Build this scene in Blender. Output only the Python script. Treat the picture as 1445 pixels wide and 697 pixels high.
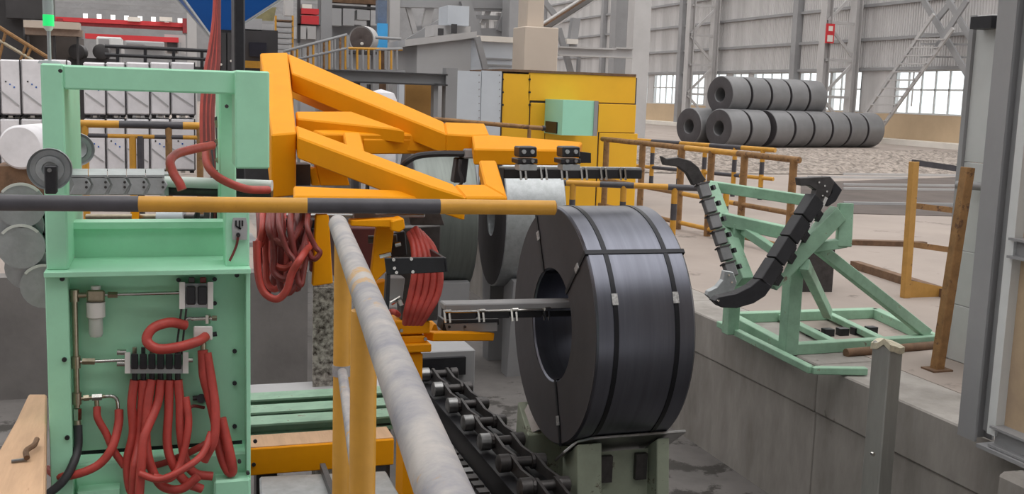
import bpy, bmesh, math, random
import numpy as np
from mathutils import Vector, Matrix
random.seed(7)
for o in list(bpy.data.objects): bpy.data.objects.remove(o)
scn = bpy.context.scene
COL = scn.collection

# ------------------------------------------------------------------ camera
# world: X across the hall, Y along it, Z up; hall floor z = 0, eye on a low platform
F, CX, CY = 1500.0, 722.5, 348.5
_vx, _vy, _s = (232-CX)/F, -(117-CY)/F, .033
_n = np.array([_s, 1, -(_vy+_s*_vx)]); _n /= np.linalg.norm(_n)
_y = np.array([_vx, _vy, 1]); _y /= np.linalg.norm(_y)
_x = -np.cross(_y, _n)
M3 = np.array([_x, _y, _n])
EYE = np.array([0, 0, 2.2])
R_, U_, F_ = M3[:, 0], M3[:, 1], M3[:, 2]
cam = bpy.data.cameras.new('camera'); camo = bpy.data.objects.new('camera', cam); COL.objects.link(camo)
cam.sensor_fit = 'HORIZONTAL'; cam.sensor_width = 36; cam.lens = F/1445*36
cam.clip_start = .05; cam.clip_end = 600
mw = Matrix.Identity(4)
for i in range(3):
    mw[i][0] = R_[i]; mw[i][1] = U_[i]; mw[i][2] = -F_[i]; mw[i][3] = EYE[i]
camo.matrix_world = mw
scn.camera = camo

# ------------------------------------------------------------------ light
scn.view_settings.view_transform = 'Standard'
scn.view_settings.look = 'None'
scn.view_settings.gamma = 1
scn.view_settings.use_curve_mapping = False
scn.view_settings.exposure = 0.0
wd = bpy.data.worlds.new('overcast_sky'); scn.world = wd; wd.use_nodes = True
wd.node_tree.nodes['Background'].inputs[0].default_value = (1.0, .985, .965, 1)
wd.node_tree.nodes['Background'].inputs[1].default_value = 1.9
sun = bpy.data.lights.new('soft_daylight', 'SUN'); suno = bpy.data.objects.new('soft_daylight', sun); COL.objects.link(suno)
sun.energy = 1.6; sun.angle = math.radians(60); sun.color = (1, .98, .95)
suno.rotation_euler = (math.radians(14), math.radians(10), 0)   # high daylight, from behind the platform

# ------------------------------------------------------------------ helpers
def ray(px, py): return M3 @ np.array([(px-CX)/F, -(py-CY)/F, 1.])
def at(px, py, d): return Vector(EYE+ray(px, py)*d)
def gz(px, py, z=0):
    r = ray(px, py); return Vector(EYE+r*((z-EYE[2])/r[2]))
def gx(px, py, x):
    r = ray(px, py); return Vector(EYE+r*(x/r[0]))
def gy(px, py, y):
    r = ray(px, py); return Vector(EYE+r*(y/r[1]))
def gpl(px, py, p0, n):
    r = Vector(ray(px, py)); e = Vector(EYE); return e+r*((p0-e).dot(n)/r.dot(n))

def lin(c):
    return tuple((v/255/12.92 if v/255 <= .04045 else ((v/255+.055)/1.055)**2.4) for v in c)+(1,)

MATS = {}
def mat(name, rgb, rough=.6, metal=0, var=.25, scale=6., bump=.0, rgb2=None, bscale=None, spot=None, stretch=(1, 1, 1), trans=0, emit=0, alpha=1):
    if name in MATS: return MATS[name]
    m = bpy.data.materials.new(name); m.use_nodes = True
    nt = m.node_tree; b = nt.nodes['Principled BSDF']
    c1 = lin(rgb); c2 = lin(rgb2) if rgb2 else tuple(v*(1-var) for v in c1[:3])+(1,)
    tc = nt.nodes.new('ShaderNodeTexCoord'); mp = nt.nodes.new('ShaderNodeMapping'); mp.inputs['Scale'].default_value = stretch
    geo = nt.nodes.new('ShaderNodeNewGeometry')
    nt.links.new(geo.outputs['Position'], mp.inputs[0])
    n = nt.nodes.new('ShaderNodeTexNoise'); n.inputs['Scale'].default_value = scale; n.inputs['Detail'].default_value = 6; n.inputs['Roughness'].default_value = .65
    nt.links.new(mp.outputs[0], n.inputs['Vector'])
    r = nt.nodes.new('ShaderNodeValToRGB'); r.color_ramp.elements[0].position = .35; r.color_ramp.elements[1].position = .62
    r.color_ramp.elements[0].color = c2; r.color_ramp.elements[1].color = c1
    nt.links.new(n.outputs[0], r.inputs[0]); out = r.outputs[0]
    if spot:   # chips and stains of another colour
        n2 = nt.nodes.new('ShaderNodeTexNoise'); n2.inputs['Scale'].default_value = spot[1]; n2.inputs['Detail'].default_value = 8; n2.inputs['Roughness'].default_value = .7
        nt.links.new(mp.outputs[0], n2.inputs['Vector'])
        r2 = nt.nodes.new('ShaderNodeValToRGB'); r2.color_ramp.elements[0].position = spot[2]; r2.color_ramp.elements[1].position = spot[2]+.05
        mx = nt.nodes.new('ShaderNodeMix'); mx.data_type = 'RGBA'
        nt.links.new(n2.outputs[0], r2.inputs[0]); nt.links.new(r2.outputs[0], mx.inputs[0]); nt.links.new(out, mx.inputs[6]); mx.inputs[7].default_value = lin(spot[0]); out = mx.outputs[2]
    nt.links.new(out, b.inputs['Base Color'])
    b.inputs['Roughness'].default_value = rough; b.inputs['Metallic'].default_value = metal
    if trans: b.inputs['Transmission Weight'].default_value = trans
    if alpha < 1: b.inputs['Alpha'].default_value = alpha
    if emit:
        nt.links.new(out, b.inputs['Emission Color']); b.inputs['Emission Strength'].default_value = emit
    if bump:
        bp = nt.nodes.new('ShaderNodeBump'); bp.inputs['Strength'].default_value = bump; bp.inputs['Distance'].default_value = .02
        n3 = nt.nodes.new('ShaderNodeTexNoise'); n3.inputs['Scale'].default_value = bscale or scale*5; n3.inputs['Detail'].default_value = 5
        nt.links.new(mp.outputs[0], n3.inputs['Vector']); nt.links.new(n3.outputs[0], bp.inputs['Height']); nt.links.new(bp.outputs[0], b.inputs['Normal'])
    MATS[name] = m; return m

ORG = {}
def tag(o, label, cat, group=None):
    o['label'] = label; o['category'] = cat
    if group: o['group'] = group
    return o
def thing(name, label, cat, loc, group=None):
    o = bpy.data.objects.new(name, None); COL.objects.link(o); o.empty_display_size = .1
    loc = Vector(loc); o.location = loc; ORG[o] = loc
    return tag(o, label, cat, group)

class MB:
    def __init__(s): s.v = []; s.f = []
    def add(s, vs, fs):
        k = len(s.v); s.v += [Vector(v) for v in vs]; s.f += [tuple(i+k for i in f) for f in fs]; return s
    def hexa(s, p): return s.add(p, [(0, 3, 2, 1), (4, 5, 6, 7), (0, 1, 5, 4), (1, 2, 6, 5), (2, 3, 7, 6), (3, 0, 4, 7)])
    def box(s, x0, x1, y0, y1, z0, z1):
        return s.hexa([(x0, y0, z0), (x1, y0, z0), (x1, y1, z0), (x0, y1, z0), (x0, y0, z1), (x1, y0, z1), (x1, y1, z1), (x0, y1, z1)])
    def beam(s, p, q, w, h, up=(0, 0, 1)):
        p, q = Vector(p), Vector(q); d = (q-p).normalized(); up = Vector(up)
        a = d.cross(up)
        if a.length < 1e-4: a = d.cross(Vector((0, 1, 0)))
        a.normalize(); u = a.cross(d).normalized(); a *= w/2; u *= h/2
        return s.hexa([p-a-u, p+a-u, q+a-u, q-a-u, p-a+u, p+a+u, q+a+u, q-a+u])
    def ibeam(s, p, q, w, h, t=.02, up=(0, 0, 1)):
        p, q = Vector(p), Vector(q); d = (q-p).normalized(); up = Vector(up); a = d.cross(up)
        if a.length < 1e-4: a = d.cross(Vector((0, 1, 0)))
        u = a.cross(d).normalized()
        s.beam(p+u*(h/2-t/2), q+u*(h/2-t/2), w, t, up); s.beam(p-u*(h/2-t/2), q-u*(h/2-t/2), w, t, up)
        return s.beam(p, q, t, h-2*t, up)
    def tube(s, p, q, r, n=10, r2=None, caps=True):
        p, q = Vector(p), Vector(q); d = (q-p).normalized(); a = d.orthogonal().normalized(); b = d.cross(a); r2 = r if r2 is None else r2
        c = [(math.cos(2*math.pi*i/n), math.sin(2*math.pi*i/n)) for i in range(n)]
        vs = [p+(a*x+b*y)*r for x, y in c]+[q+(a*x+b*y)*r2 for x, y in c]
        fs = [(i, (i+1) % n, n+(i+1) % n, n+i) for i in range(n)]
        if caps: fs += [tuple(range(n-1, -1, -1)), tuple(range(n, 2*n))]
        return s.add(vs, fs)
    def path(s, pts, r, n=8, sub=5):
        P = [Vector(p) for p in pts]
        if sub > 1 and len(P) > 2:
            Q = []; E = [P[0]*2-P[1]]+P+[P[-1]*2-P[-2]]
            for i in range(1, len(E)-2):
                for k in range(sub):
                    t = k/sub; a, b, c, d = E[i-1:i+3]
                    Q.append(.5*((2*b)+(c-a)*t+(2*a-5*b+4*c-d)*t*t+(3*b-a-3*c+d)*t**3))
            P = Q+[P[-1]]
        T = [(P[min(i+1, len(P)-1)]-P[max(i-1, 0)]).normalized() for i in range(len(P))]
        a = T[0].orthogonal().normalized(); vs = []; fs = []
        for i, p in enumerate(P):
            a = (a-T[i]*a.dot(T[i]))
            a = a.normalized() if a.length > 1e-6 else T[i].orthogonal().normalized()
            b = T[i].cross(a)
            for k in range(n):
                t = 2*math.pi*k/n; vs.append(p+(a*math.cos(t)+b*math.sin(t))*r)
        for i in range(len(P)-1):
            for k in range(n): fs.append((i*n+k, i*n+(k+1) % n, (i+1)*n+(k+1) % n, (i+1)*n+k))
        fs += [tuple(range(n-1, -1, -1)), tuple(range((len(P)-1)*n, len(P)*n))]
        return s.add(vs, fs)
    def prism(s, pts, vec):
        P = [Vector(p) for p in pts]; n = len(P); v = Vector(vec)
        return s.add(P+[p+v for p in P], [tuple(range(n-1, -1, -1)), tuple(range(n, 2*n))]+[(i, (i+1) % n, n+(i+1) % n, n+i) for i in range(n)])
    def lathe(s, c, ax, prof, n=32, closed=True, a0=0, a1=2*math.pi):
        c = Vector(c); ax = Vector(ax).normalized(); a = ax.orthogonal().normalized(); b = ax.cross(a); m = len(prof); vs = []; fs = []
        for i in range(n):
            t = a0+(a1-a0)*i/n; e = a*math.cos(t)+b*math.sin(t)
            for r, h in prof: vs.append(c+e*r+ax*h)
        for i in range(n):
            for j in range(m if closed else m-1):
                j2 = (j+1) % m; i2 = (i+1) % n
                if i2 == 0 and a1-a0 < 6.2: continue
                fs.append((i*m+j, i2*m+j, i2*m+j2, i*m+j2))
        return s.add(vs, fs)
    def build(s, name, m, parent=None, smooth=False, bevel=0, origin=None):
        me = bpy.data.meshes.new(name)
        if parent is not None: org = ORG[parent]
        elif origin is not None: org = Vector(origin)
        else:
            xs = [v.x for v in s.v]; ys = [v.y for v in s.v]
            org = Vector(((min(xs)+max(xs))/2, (min(ys)+max(ys))/2, min(v.z for v in s.v)))
        me.from_pydata([v-org for v in s.v], [], s.f)
        bm = bmesh.new(); bm.from_mesh(me)
        bmesh.ops.recalc_face_normals(bm, faces=bm.faces)
        if bevel:
            es = [e for e in bm.edges if len(e.link_faces) == 2 and e.calc_face_angle(0) > .5]
            bmesh.ops.bevel(bm, geom=es, offset=bevel, segments=1, affect='EDGES', clamp_overlap=True)
        bm.to_mesh(me); bm.free()
        me.materials.append(m)
        if smooth:
            me.polygons.foreach_set('use_smooth', [True]*len(me.polygons)); me.set_sharp_from_angle(angle=math.radians(40))
        o = bpy.data.objects.new(name, me); COL.objects.link(o)
        if parent is not None: o.parent = parent; ORG[o] = org
        else: o.location = org; ORG[o] = org
        return o
def struct(o): o['kind'] = 'structure'; return o
def sth(name, loc):
    o = bpy.data.objects.new(name, None); COL.objects.link(o); o.location = loc; ORG[o] = Vector(loc); o['kind'] = 'structure'; return o
def copy_thing(o, loc, label=None, group=None, rz=None):
    c = o.copy(); COL.objects.link(c); c.location = loc
    if label: c['label'] = label
    if group: c['group'] = group
    if rz is not None: c.rotation_euler = (0, 0, rz)
    def kids(src, dst):
        for ch in list(src.children):
            d = ch.copy(); COL.objects.link(d); d.parent = dst; kids(ch, d)
    kids(o, c)
    return c

# ------------------------------------------------------------------ materials
MINT = mat('mint_paint', (168, 228, 194), .45, var=.10, scale=3, spot=((90, 110, 90), 14, .71), bump=.03)
MINTD = mat('mint_paint_worn', (146, 184, 158), .55, var=.25, scale=5, spot=((120, 110, 95), 10, .62), bump=.05)
ORANGE = mat('machine_yellow_paint', (234, 152, 0), .6, var=.07, scale=3, spot=((150, 95, 20), 16, .74), bump=.02)
YEL = mat('rail_yellow_paint', (206, 150, 52), .5, var=.16, scale=7, spot=((120, 85, 45), 22, .66), bump=.05)
YELB = mat('enclosure_yellow', (238, 180, 36), .5, var=.06, scale=1.2)
BLK = mat('rail_black_paint', (74, 72, 78), .5, var=.25, scale=9, bump=.04)
WORN = mat('worn_grey_pipe', (172, 166, 162), .5, .15, rgb2=(128, 128, 136), scale=9, spot=((178, 142, 92), 7, .60), bump=.06)
TANY = mat('tan_gate_paint', (188, 142, 72), .6, var=.2, scale=6, spot=((110, 80, 50), 12, .62))
RUSTY = mat('rusty_yellow_pipe', (150, 112, 70), .7, var=.35, scale=8, spot=((96, 68, 48), 9, .57), bump=.1)
DSTEEL = mat('dark_steel', (76, 73, 73), .45, .5, var=.35, scale=12, bump=.05)
BLACKM = mat('black_metal', (44, 44, 48), .42, .3, var=.3, scale=10)
STEEL = mat('bare_steel', (150, 150, 150), .3, .9, var=.25, scale=10)
CHROME = mat('chrome', (205, 203, 198), .16, 1, var=.1, scale=20)
BRASS = mat('nickel_brass', (168, 158, 138), .28, .85, var=.2, scale=30)
GALV = mat('galvanized', (178, 182, 184), .42, .65, var=.18, scale=14, bump=.04)
COILM = mat('coil_steel', (108, 110, 120), .33, .9, var=.16, scale=1.4, stretch=(14, .6, .6))
COILF = mat('coil_end_face', (80, 77, 80), .62, .3, var=.16, scale=3)
COILG = mat('dusty_coil_steel', (132, 132, 134), .5, .35, var=.2, scale=.6, stretch=(1, 1, 1))
DULL = mat('dull_green_steel', (120, 126, 122), .4, .6, var=.25, scale=1.4, stretch=(10, .8, .8))
BAND = mat('strap_band', (36, 37, 42), .4, .6, var=.2)
SEAL = mat('strap_seal', (205, 205, 205), .4, .5, var=.5, scale=60)
CONC = mat('concrete', (156, 151, 148), .88, var=.22, scale=.9, spot=((110, 104, 100), 1.6, .63), bump=.25, bscale=14)
CONCW = mat('pit_wall_concrete', (160, 155, 150), .88, rgb2=(128, 123, 118), scale=1.6, stretch=(1, 1, .35), spot=((96, 90, 84), 5, .66), bump=.3, bscale=9)
FLOORM = mat('hall_floor', (160, 148, 140), .8, var=.18, scale=.35, spot=((118, 108, 102), .8, .60), bump=.12, bscale=5)
PITF = mat('pit_floor', (112, 108, 106), .8, var=.35, scale=.9, spot=((60, 57, 54), 1.7, .56), bump=.15)
GRAV = mat('gravel', (168, 157, 148), .95, rgb2=(100, 92, 86), scale=5, bump=.8, bscale=12)
CLAD = mat('wall_cladding', (205, 203, 203), .6, var=.22, scale=.5, stretch=(1, 1.6, .12), spot=((120, 118, 118), 1.2, .68))
GREYS = mat('grey_structural_steel', (150, 150, 152), .6, var=.15, scale=.8)
LGREYS = mat('light_structural_steel', (186, 184, 184), .6, var=.12, scale=.6)
TANW = mat('tan_dado', (196, 172, 142), .8, var=.12, scale=.5)
WHITEP = mat('white_kerb', (228, 222, 214), .7, var=.1, scale=1)
WINF = mat('window_frame_white', (212, 214, 214), .5, var=.05)
WRAP = mat('white_wrap', (232, 230, 234), .5, var=.14, scale=2.5, bump=.2, bscale=5)
HOSE = mat('red_hose_rubber', (186, 70, 62), .48, var=.22, scale=14, bump=.05)
HOSED = mat('dark_red_hose', (126, 48, 46), .5, var=.3, scale=12)
RUBB = mat('black_rubber', (52, 52, 56), .5, var=.2)
WOOD = mat('pale_plank', (206, 168, 134), .75, var=.18, scale=2.5, stretch=(6, .7, 3), spot=((160, 118, 84), 4, .64), bump=.1)
BLUE = mat('blue_hopper', (12, 92, 178), .45, var=.12, scale=.5)
REDP = mat('red_paint', (206, 54, 60), .5, var=.15, scale=.5)
BEIGE = mat('beige_column', (196, 182, 168), .65, var=.08, scale=.4)
SHEET = mat('pale_sheet', (196, 202, 210), .45, .1, var=.08, scale=1)
SHED = mat('shed_grey', (172, 172, 174), .6, var=.1, scale=.6)
CYAN = mat('pale_cyan_paint', (160, 222, 196), .5, var=.05, scale=1)
DARK = mat('dark_machine', (62, 60, 62), .6, var=.35, scale=1.2)
RUST = mat('rust_brown', (120, 92, 70), .8, var=.4, scale=6, bump=.2)
GLASS = mat('clear_glass', (235, 242, 245), .03, var=0, trans=1)
WAXED = mat('dusty_tan_pane', (196, 172, 142), .35, rgb2=(172, 150, 128), scale=1.6)
ORB = mat('orange_board', (196, 148, 84), .7, var=.15, scale=2)
SKYB = mat('sky_blue_panel', (70, 168, 232), .5, var=.05)
GREENL = mat('green_lamp_lens', (40, 225, 120), .3, var=.05, emit=.6)
GREYL = mat('unlit_lamp_lens', (178, 186, 188), .25, var=.05, trans=.3)
PLAST = mat('clear_bowl', (222, 226, 220), .2, var=.06, trans=.3)
WHITEB = mat('white_plastic', (220, 218, 214), .45, var=.06)
SADDLE = mat('saddle_green_grey', (152, 160, 142), .6, var=.2, scale=3, spot=((88, 82, 70), 6, .60), bump=.05)
TEAL = MINT

ORANGE.node_tree.nodes['Principled BSDF'].inputs['Specular IOR Level'].default_value = .2
# ------------------------------------------------------------------ setting
PITX0, PITX1, PITZ, CROSSY, ENDY = 1.62, 5.3, -1.4, 12.8, 30.
W = 42.4
fl = sth('floor', (10, 20, 0))
MB().box(PITX1+.6, W+1, 2, 150, -.25, 0).build('floor_slab', FLOORM, fl)
MB().box(-40, PITX0-.3, CROSSY+.3, 150, -.25, 0).build('floor_slab', FLOORM, fl)
MB().box(PITX0-.3, PITX1+.6, ENDY+.3, 150, -.25, 0).build('floor_slab', FLOORM, fl)
MB().box(-12, PITX1+.3, -3, ENDY+.3, PITZ-.2, PITZ).build('pit_slab', PITF, fl)
MB().box(-12, .3, -3, 4.02, .45, .6).build('platform_slab', CONC, fl)
pw = sth('wall_pit_right', (PITX1, 8, PITZ))
# concrete side wall of the pit, poured in lifts: the upper one stands slightly proud
ys = [2.0, 5.15, 7.6, 10.4, 14, 20, ENDY+.3]
for a, b in zip(ys[:-1], ys[1:]):
    MB().box(PITX1-.02, PITX1+.6, a+.006, b-.006, -.42, .0).build('wall_panel', CONCW, pw, bevel=.012)
    MB().box(PITX1, PITX1+.6, a+.004, b-.004, PITZ-.1, -.428).build('wall_panel', CONCW, pw, bevel=.008)
struct(MB().box(-40, PITX0, CROSSY, CROSSY+.3, PITZ-.1, 0).build('wall_pit_cross', mat('dark_concrete', (122, 118, 116), .8, var=.25, scale=1.2, bump=.2, bscale=8)))  # cross wall gets a darker concrete tone than the other pit walls
struct(MB().box(PITX0-.3, PITX0, CROSSY+.3, ENDY, PITZ-.1, 0).build('wall_pit_inner', CONCW))
struct(MB().box(PITX0, PITX1, ENDY, ENDY+.3, PITZ-.1, 0).build('wall_pit_end', CONCW))
# ledge in front of the cabin
cw = sth('wall_cabin_plinth', (5, 4.5, PITZ))
MB().box(4.9, 6.2, 2.0, 5.1, PITZ-.1, -.02).build('plinth_block', CONCW, cw, bevel=.03)

# gravel bed beyond the floor
def gravel():
    nx, ny = 90, 60; mb = MB(); vs = []; fs = []
    for j in range(ny+1):
        for i in range(nx+1):
            x = 13+27*i/nx; y = 29+14.5*j/ny; e = min(i, nx-i, j, ny-j)
            vs.append((x, y, .02+(.03+.16*random.random())*min(1, e/3)))
    for j in range(ny):
        for i in range(nx):
            k = j*(nx+1)+i; fs.append((k, k+1, k+nx+2, k+nx+1))
    mb.add(vs, fs); o = mb.build('gravel_bed', GRAV)
    o['kind'] = 'stuff'; o['label'] = 'rough bed of pale gravel on the hall floor before the coil stack'; o['category'] = 'gravel'
gravel()

# right hall wall: dado, window band, corrugated cladding
def corr(x, y0, y1, z0, z1, amp=.05, step=.22):
    mb = MB(); n = int((y1-y0)/step); vs = []; fs = []
    prof = []
    for i in range(n+1):
        y = y0+i*step; prof += [(y, 0), (y+step*.4, 0), (y+step*.5, amp), (y+step*.9, amp)]
    for y, a in prof: vs += [(x-a, y, z0), (x-a, y, z1)]
    for i in range(len(prof)-1): fs.append((2*i, 2*i+2, 2*i+3, 2*i+1))
    return mb.add(vs, fs)
wr = sth('wall_right', (W, 70, 0))
Y0, Y1 = 30, 148
MB().box(W, W+.3, Y0, Y1, 0, 1.8).build('dado', TANW, wr)
MB().box(W-1.3, W, Y0, Y1, 0, .3).build('kerb', WHITEP, wr)
corr(W, Y0, Y1, 4.42, 16).build('cladding', CLAD, wr)
bays = [(49.3, 55.2), (58.6, 61.8), (62.0, 65.6), (66.8, 71.9), (72.6, 75.0), (76.0, 78.6), (79.6, 83.0), (84.3, 89.2), (90.5, 97), (98.5, 104), (106, 112), (114, 120), (40, 47.5)]
bays.sort()
prev = Y0
for a, b in bays:
    MB().box(W, W+.3, prev, a, 1.8, 4.42).build('pier', CLAD, wr); prev = b
MB().box(W, W+.3, prev, Y1, 1.8, 4.42).build('pier', CLAD, wr)
for k, (a, b) in enumerate(bays):
    w = sth('window_%d' % (k+1), (W+.1, (a+b)/2, 1.8))
    n = max(2, round((b-a)/1.15))
    mb = MB().box(W-.02, W+.12, a, b, 1.8, 1.9).box(W-.02, W+.12, a, b, 4.32, 4.42)
    mb.build('window_frame', WINF, w)
    MB().box(W, W+.1, a, b, 3.2, 3.3).build('transom', WINF, w)
    for i in range(n+1):
        y = a+(b-a)*i/n; MB().box(W, W+.1, y-.05, y+.05, 1.9, 4.32).build('mullion', WINF, w)
    for i in range(n):
        for z0, z1 in ((1.9, 3.2), (3.3, 4.32)):
            MB().box(W+.04, W+.05, a+(b-a)*i/n+.05, a+(b-a)*(i+1)/n-.05, z0, z1).build('pane', GLASS, w)
for z in (4.5, 6.35, 8.45, 10.4, 12.4):
    MB().box(W-.25, W-.05, Y0, Y1, z-.09, z+.09).build('girt', GREYS, wr)
for y in (66.0, 83.6, 101, 119):
    MB().box(W-.5, W-.02, y-.3, y+.3, 0, 15).build('wall_column', GREYS, wr)
# end wall with a row of slot windows and roof
we = sth('wall_end', (0, 146, 0))
MB().box(-40, W, 146, 146.3, 0, 9.3).build('end_panel', GREYS, we)
MB().box(-40, W, 146, 146.3, 10.5, 15).build('end_panel', GREYS, we)
x = -40
sl = [-9.6+1.62*i for i in range(8)]
for s0 in sl:
    MB().box(x, s0, 146, 146.3, 9.3, 10.5).build('end_panel', GREYS, we); x = s0+.55
MB().box(x, W, 146, 146.3, 9.3, 10.5).build('end_panel', GREYS, we)
rf = sth('ceiling', (10, 60, 15))
for i in range(14):
    x0 = -38+i*6.2
    MB().box(x0, x0+2.0, -14, 150, 15, 15.2).build('roof_sheet', GREYS, rf)
for y in (136, 126):
    for z in (10.6, 11.9): MB().beam((-20, y, z), (20, y, z), .25, .25).build('roof_truss_chord', GREYS, rf)
    for i in range(26):
        xa = -20+i*1.5; MB().beam((xa, y, 10.6 if i % 2 else 11.9), (xa+1.5, y, 11.9 if i % 2 else 10.6), .12, .12).build('roof_truss_web', GREYS, rf)
struct(MB().box(-30.3, -30, -14, 146, PITZ, 15).build('wall_left', GREYS))
struct(MB().box(-30, W, -6.3, -6, PITZ, 15).build('wall_rear_blocker', GREYS))  # unseen wall added behind the camera to cut light from the front

# laced wall columns
def laced(y, lab):
    t = thing('laced_column', lab, 'column', (W-1.2, y, 0), 'laced columns along the windowed wall')
    xa, xb = W-2.9, W-.75
    MB().ibeam((xa, y, 0), (xa, y, 15), .62, .5, .06, (1, 0, 0)).build('chord', LGREYS, t)
    MB().ibeam((xb, y, 0), (xb, y, 15), .62, .5, .06, (1, 0, 0)).build('chord', LGREYS, t)
    z = .4; k = 0
    while z < 14:
        MB().beam((xa, y-.12, z), (xb, y-.12, z), .1, .16).build('lacing_bar', LGREYS, t)
        a, b = (xa, xb) if k % 2 else (xb, xa)
        MB().beam((a, y-.12, z+.1), (b, y-.12, z+2.2), .1, .18).build('lacing_bar', LGREYS, t)
        z += 2.3; k += 1
    return t
laced(77.0, 'laced grey steel column behind the left end of the stacked coils')
lc = laced(58.6, 'laced grey steel column carrying a small red sign, behind the coil stack')
sg = thing('wall_sign', 'small red and white sign on the laced column', 'sign', (W-2.9, 58.2, 6.2))
MB().box(W-3.2, W-2.6, 58.12, 58.2, 6.0, 7.2).build('sign_plate', REDP, sg)
MB().box(W-3.1, W-2.7, 58.1, 58.12, 6.1, 6.5).build('sign_panel', WHITEP, sg)
MB().box(W-3.05, W-2.75, 58.1, 58.12, 6.75, 7.05).build('sign_panel', WHITEP, sg)

# stair with cross bracing against the far wall
st = thing('stair_ladder', 'pale steel ship stair with handrails climbing the windowed wall', 'stair', gx(1225, 190, W-2) - Vector((0, 0, 0)))
def wp(px, py, x=W-2): return gx(px, py, x)
MB().beam(wp(1206, 181), wp(1318, 20), .12, .2).build('stringer', LGREYS, st)
MB().beam(wp(1237, 190), wp(1345, 40), .12, .2).build('stringer', LGREYS, st)
for i in range(12):
    py = 182-i*11.5
    xa_ = 1222+(158-py)*(96/138.); xb_ = 1237+(190-py)*(108/150.)
    MB().beam(wp(xa_, py), wp(xb_, py), .3, .07).build('tread', LGREYS, st)
for px in (1265, 1290):
    MB().beam(wp(px, 100), wp(px-4, 150), .06, .06).build('baluster', LGREYS, st)
br = thing('cross_brace', 'grey steel cross bracing high on the wall above the stair', 'brace', wp(1340, 60, W-1.5))
for a, b in (((1303, 0), (1365, 105)), ((1365, 0), (1320, 70)), ((1338, 0), (1370, 55)), ((1322, 28), (1345, 0))):
    bx_ = W-1.5+.2*((a[0]*7+b[0]) % 5)/5.; MB().beam(wp(*a, bx_), wp(*b, bx_), .12, .35).build('brace_bar', GREYS, br)
for yy in (48, 62, 80):
    MB().beam(wp(1300, yy, W-1.2), wp(1372, yy+1, W-1.2), .12, .1).build('brace_rail', GREYS, br)

# ------------------------------------------------------------------ the strapped coil
def polar(Yc, Zc, r, t): return (Yc+r*math.cos(t), Zc+r*math.sin(t))
def coil(name, label, X0, w, Yc, Zc, ro, ri, bodym, facem, group=None, seg=64, bands=(), eyes=()):
    t = thing(name, label, 'steel coil', (X0+w/2, Yc, Zc-ro), group)
    c = .012
    MB().lathe((X0, Yc, Zc), (1, 0, 0), [(ri, c), (ri+c, 0), (ro-c, 0), (ro, c), (ro, w-c), (ro-c, w), (ri+c, w), (ri, w-c)], seg).build('coil_body', bodym, t, True)
    for x, s in ((X0, -1), (X0+w, 1)):      # wound edges: slightly uneven rings of strip
        prof = []; n = 12
        for i in range(n+1):
            r = ri+.014+(ro-ri-.03)*i/n; prof.append((r, s*(.003+.003*random.random())))
        prof = prof+[(ro-.016, -s*.004), (ri+.014, -s*.004)]
        MB().lathe((x, Yc, Zc), (1, 0, 0), prof, seg).build('end_face', facem, t, True)
    for x in bands:
        b = MB().lathe((X0+x, Yc, Zc), (1, 0, 0), [(ro-.001, -.017), (ro+.005, -.017), (ro+.005, .017), (ro-.001, .017)], seg).build('steel_strap', BAND, t, True)
        th = math.radians(157); y, z = polar(Yc, Zc, ro+.006, th); u = Vector((0, math.cos(th), math.sin(th)))
        MB().beam(Vector((X0+x, y, z))-u.cross(Vector((1, 0, 0)))*.04, Vector((X0+x, y, z))+u.cross(Vector((1, 0, 0)))*.04, .044, .008, u).build('strap_seal', SEAL, b)
    for th in eyes:
        u = Vector((0, math.cos(th), math.sin(th))); tt = u.cross(Vector((1, 0, 0)))
        c0 = Vector((X0, Yc, Zc)); c1 = Vector((X0+w, Yc, Zc)); mb = MB()
        mb.beam(c0+u*(ro+.004)-Vector((.008, 0, 0)), c1+u*(ro+.004)+Vector((.008, 0, 0)), .034, .006, u)
        mb.beam(c0+u*(ri-.002)-Vector((.01, 0, 0)), c0+u*(ro+.006)-Vector((.01, 0, 0)), .034, .006, (1, 0, 0))
        mb.beam(c1+u*(ri-.002)+Vector((.01, 0, 0)), c1+u*(ro+.006)+Vector((.01, 0, 0)), .034, .006, (1, 0, 0))
        mb.beam(c0+u*(ri-.004), c1+u*(ri-.004), .034, .006, u)
        b = mb.build('steel_strap', BAND, t)
        p = c0+u*(ri+.62*(ro-ri))-Vector((.016, 0, 0))
        MB().beam(p-u*.035, p+u*.035, .044, .008, (1, 0, 0)).build('strap_seal', SEAL, b)
    return t
CY_, CZ_, CR, CI = 7.39, .485, .9, .42
coil('strapped_coil', 'large dark strapped steel coil standing on the saddle in the pit', 2.765, .74, CY_, CZ_, CR, CI, COILM, COILF, None, 128, (.14, .6), (math.radians(134), math.radians(62), math.radians(250)))
for px, lab in ((694, 'steel coil with dark end and pale rim further along, just left of the strapped coil'), (574, 'dull grey steel coil behind the red hoses, its rim showing right of them')):
    q = gy(px, 300, 13.2)
    o = coil('steel_coil', lab, q.x, .76, 13.2, .62, .92, .25, GALV if px > 600 else DULL, COILF, None, 64)
    o.rotation_euler = (0, 0, math.radians(-5))
    sd = thing('coil_skid', 'dark steel skid under the coil %s' % ('left of the strapped coil' if px > 600 else 'behind the red hoses'), 'skid', (q.x+.38, 13.2, PITZ))
    for sg_ in (-1, 1):
        MB().prism([(q.x+.1, 13.2+sg_*.30, -.268), (q.x+.1, 13.2+sg_*.60, -.11), (q.x+.1, 13.2+sg_*.7, -.13), (q.x+.1, 13.2+sg_*.55, PITZ), (q.x+.1, 13.2+sg_*.3, PITZ)], (.56, 0, 0)).build('skid_block', GREYS, sd)

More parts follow.
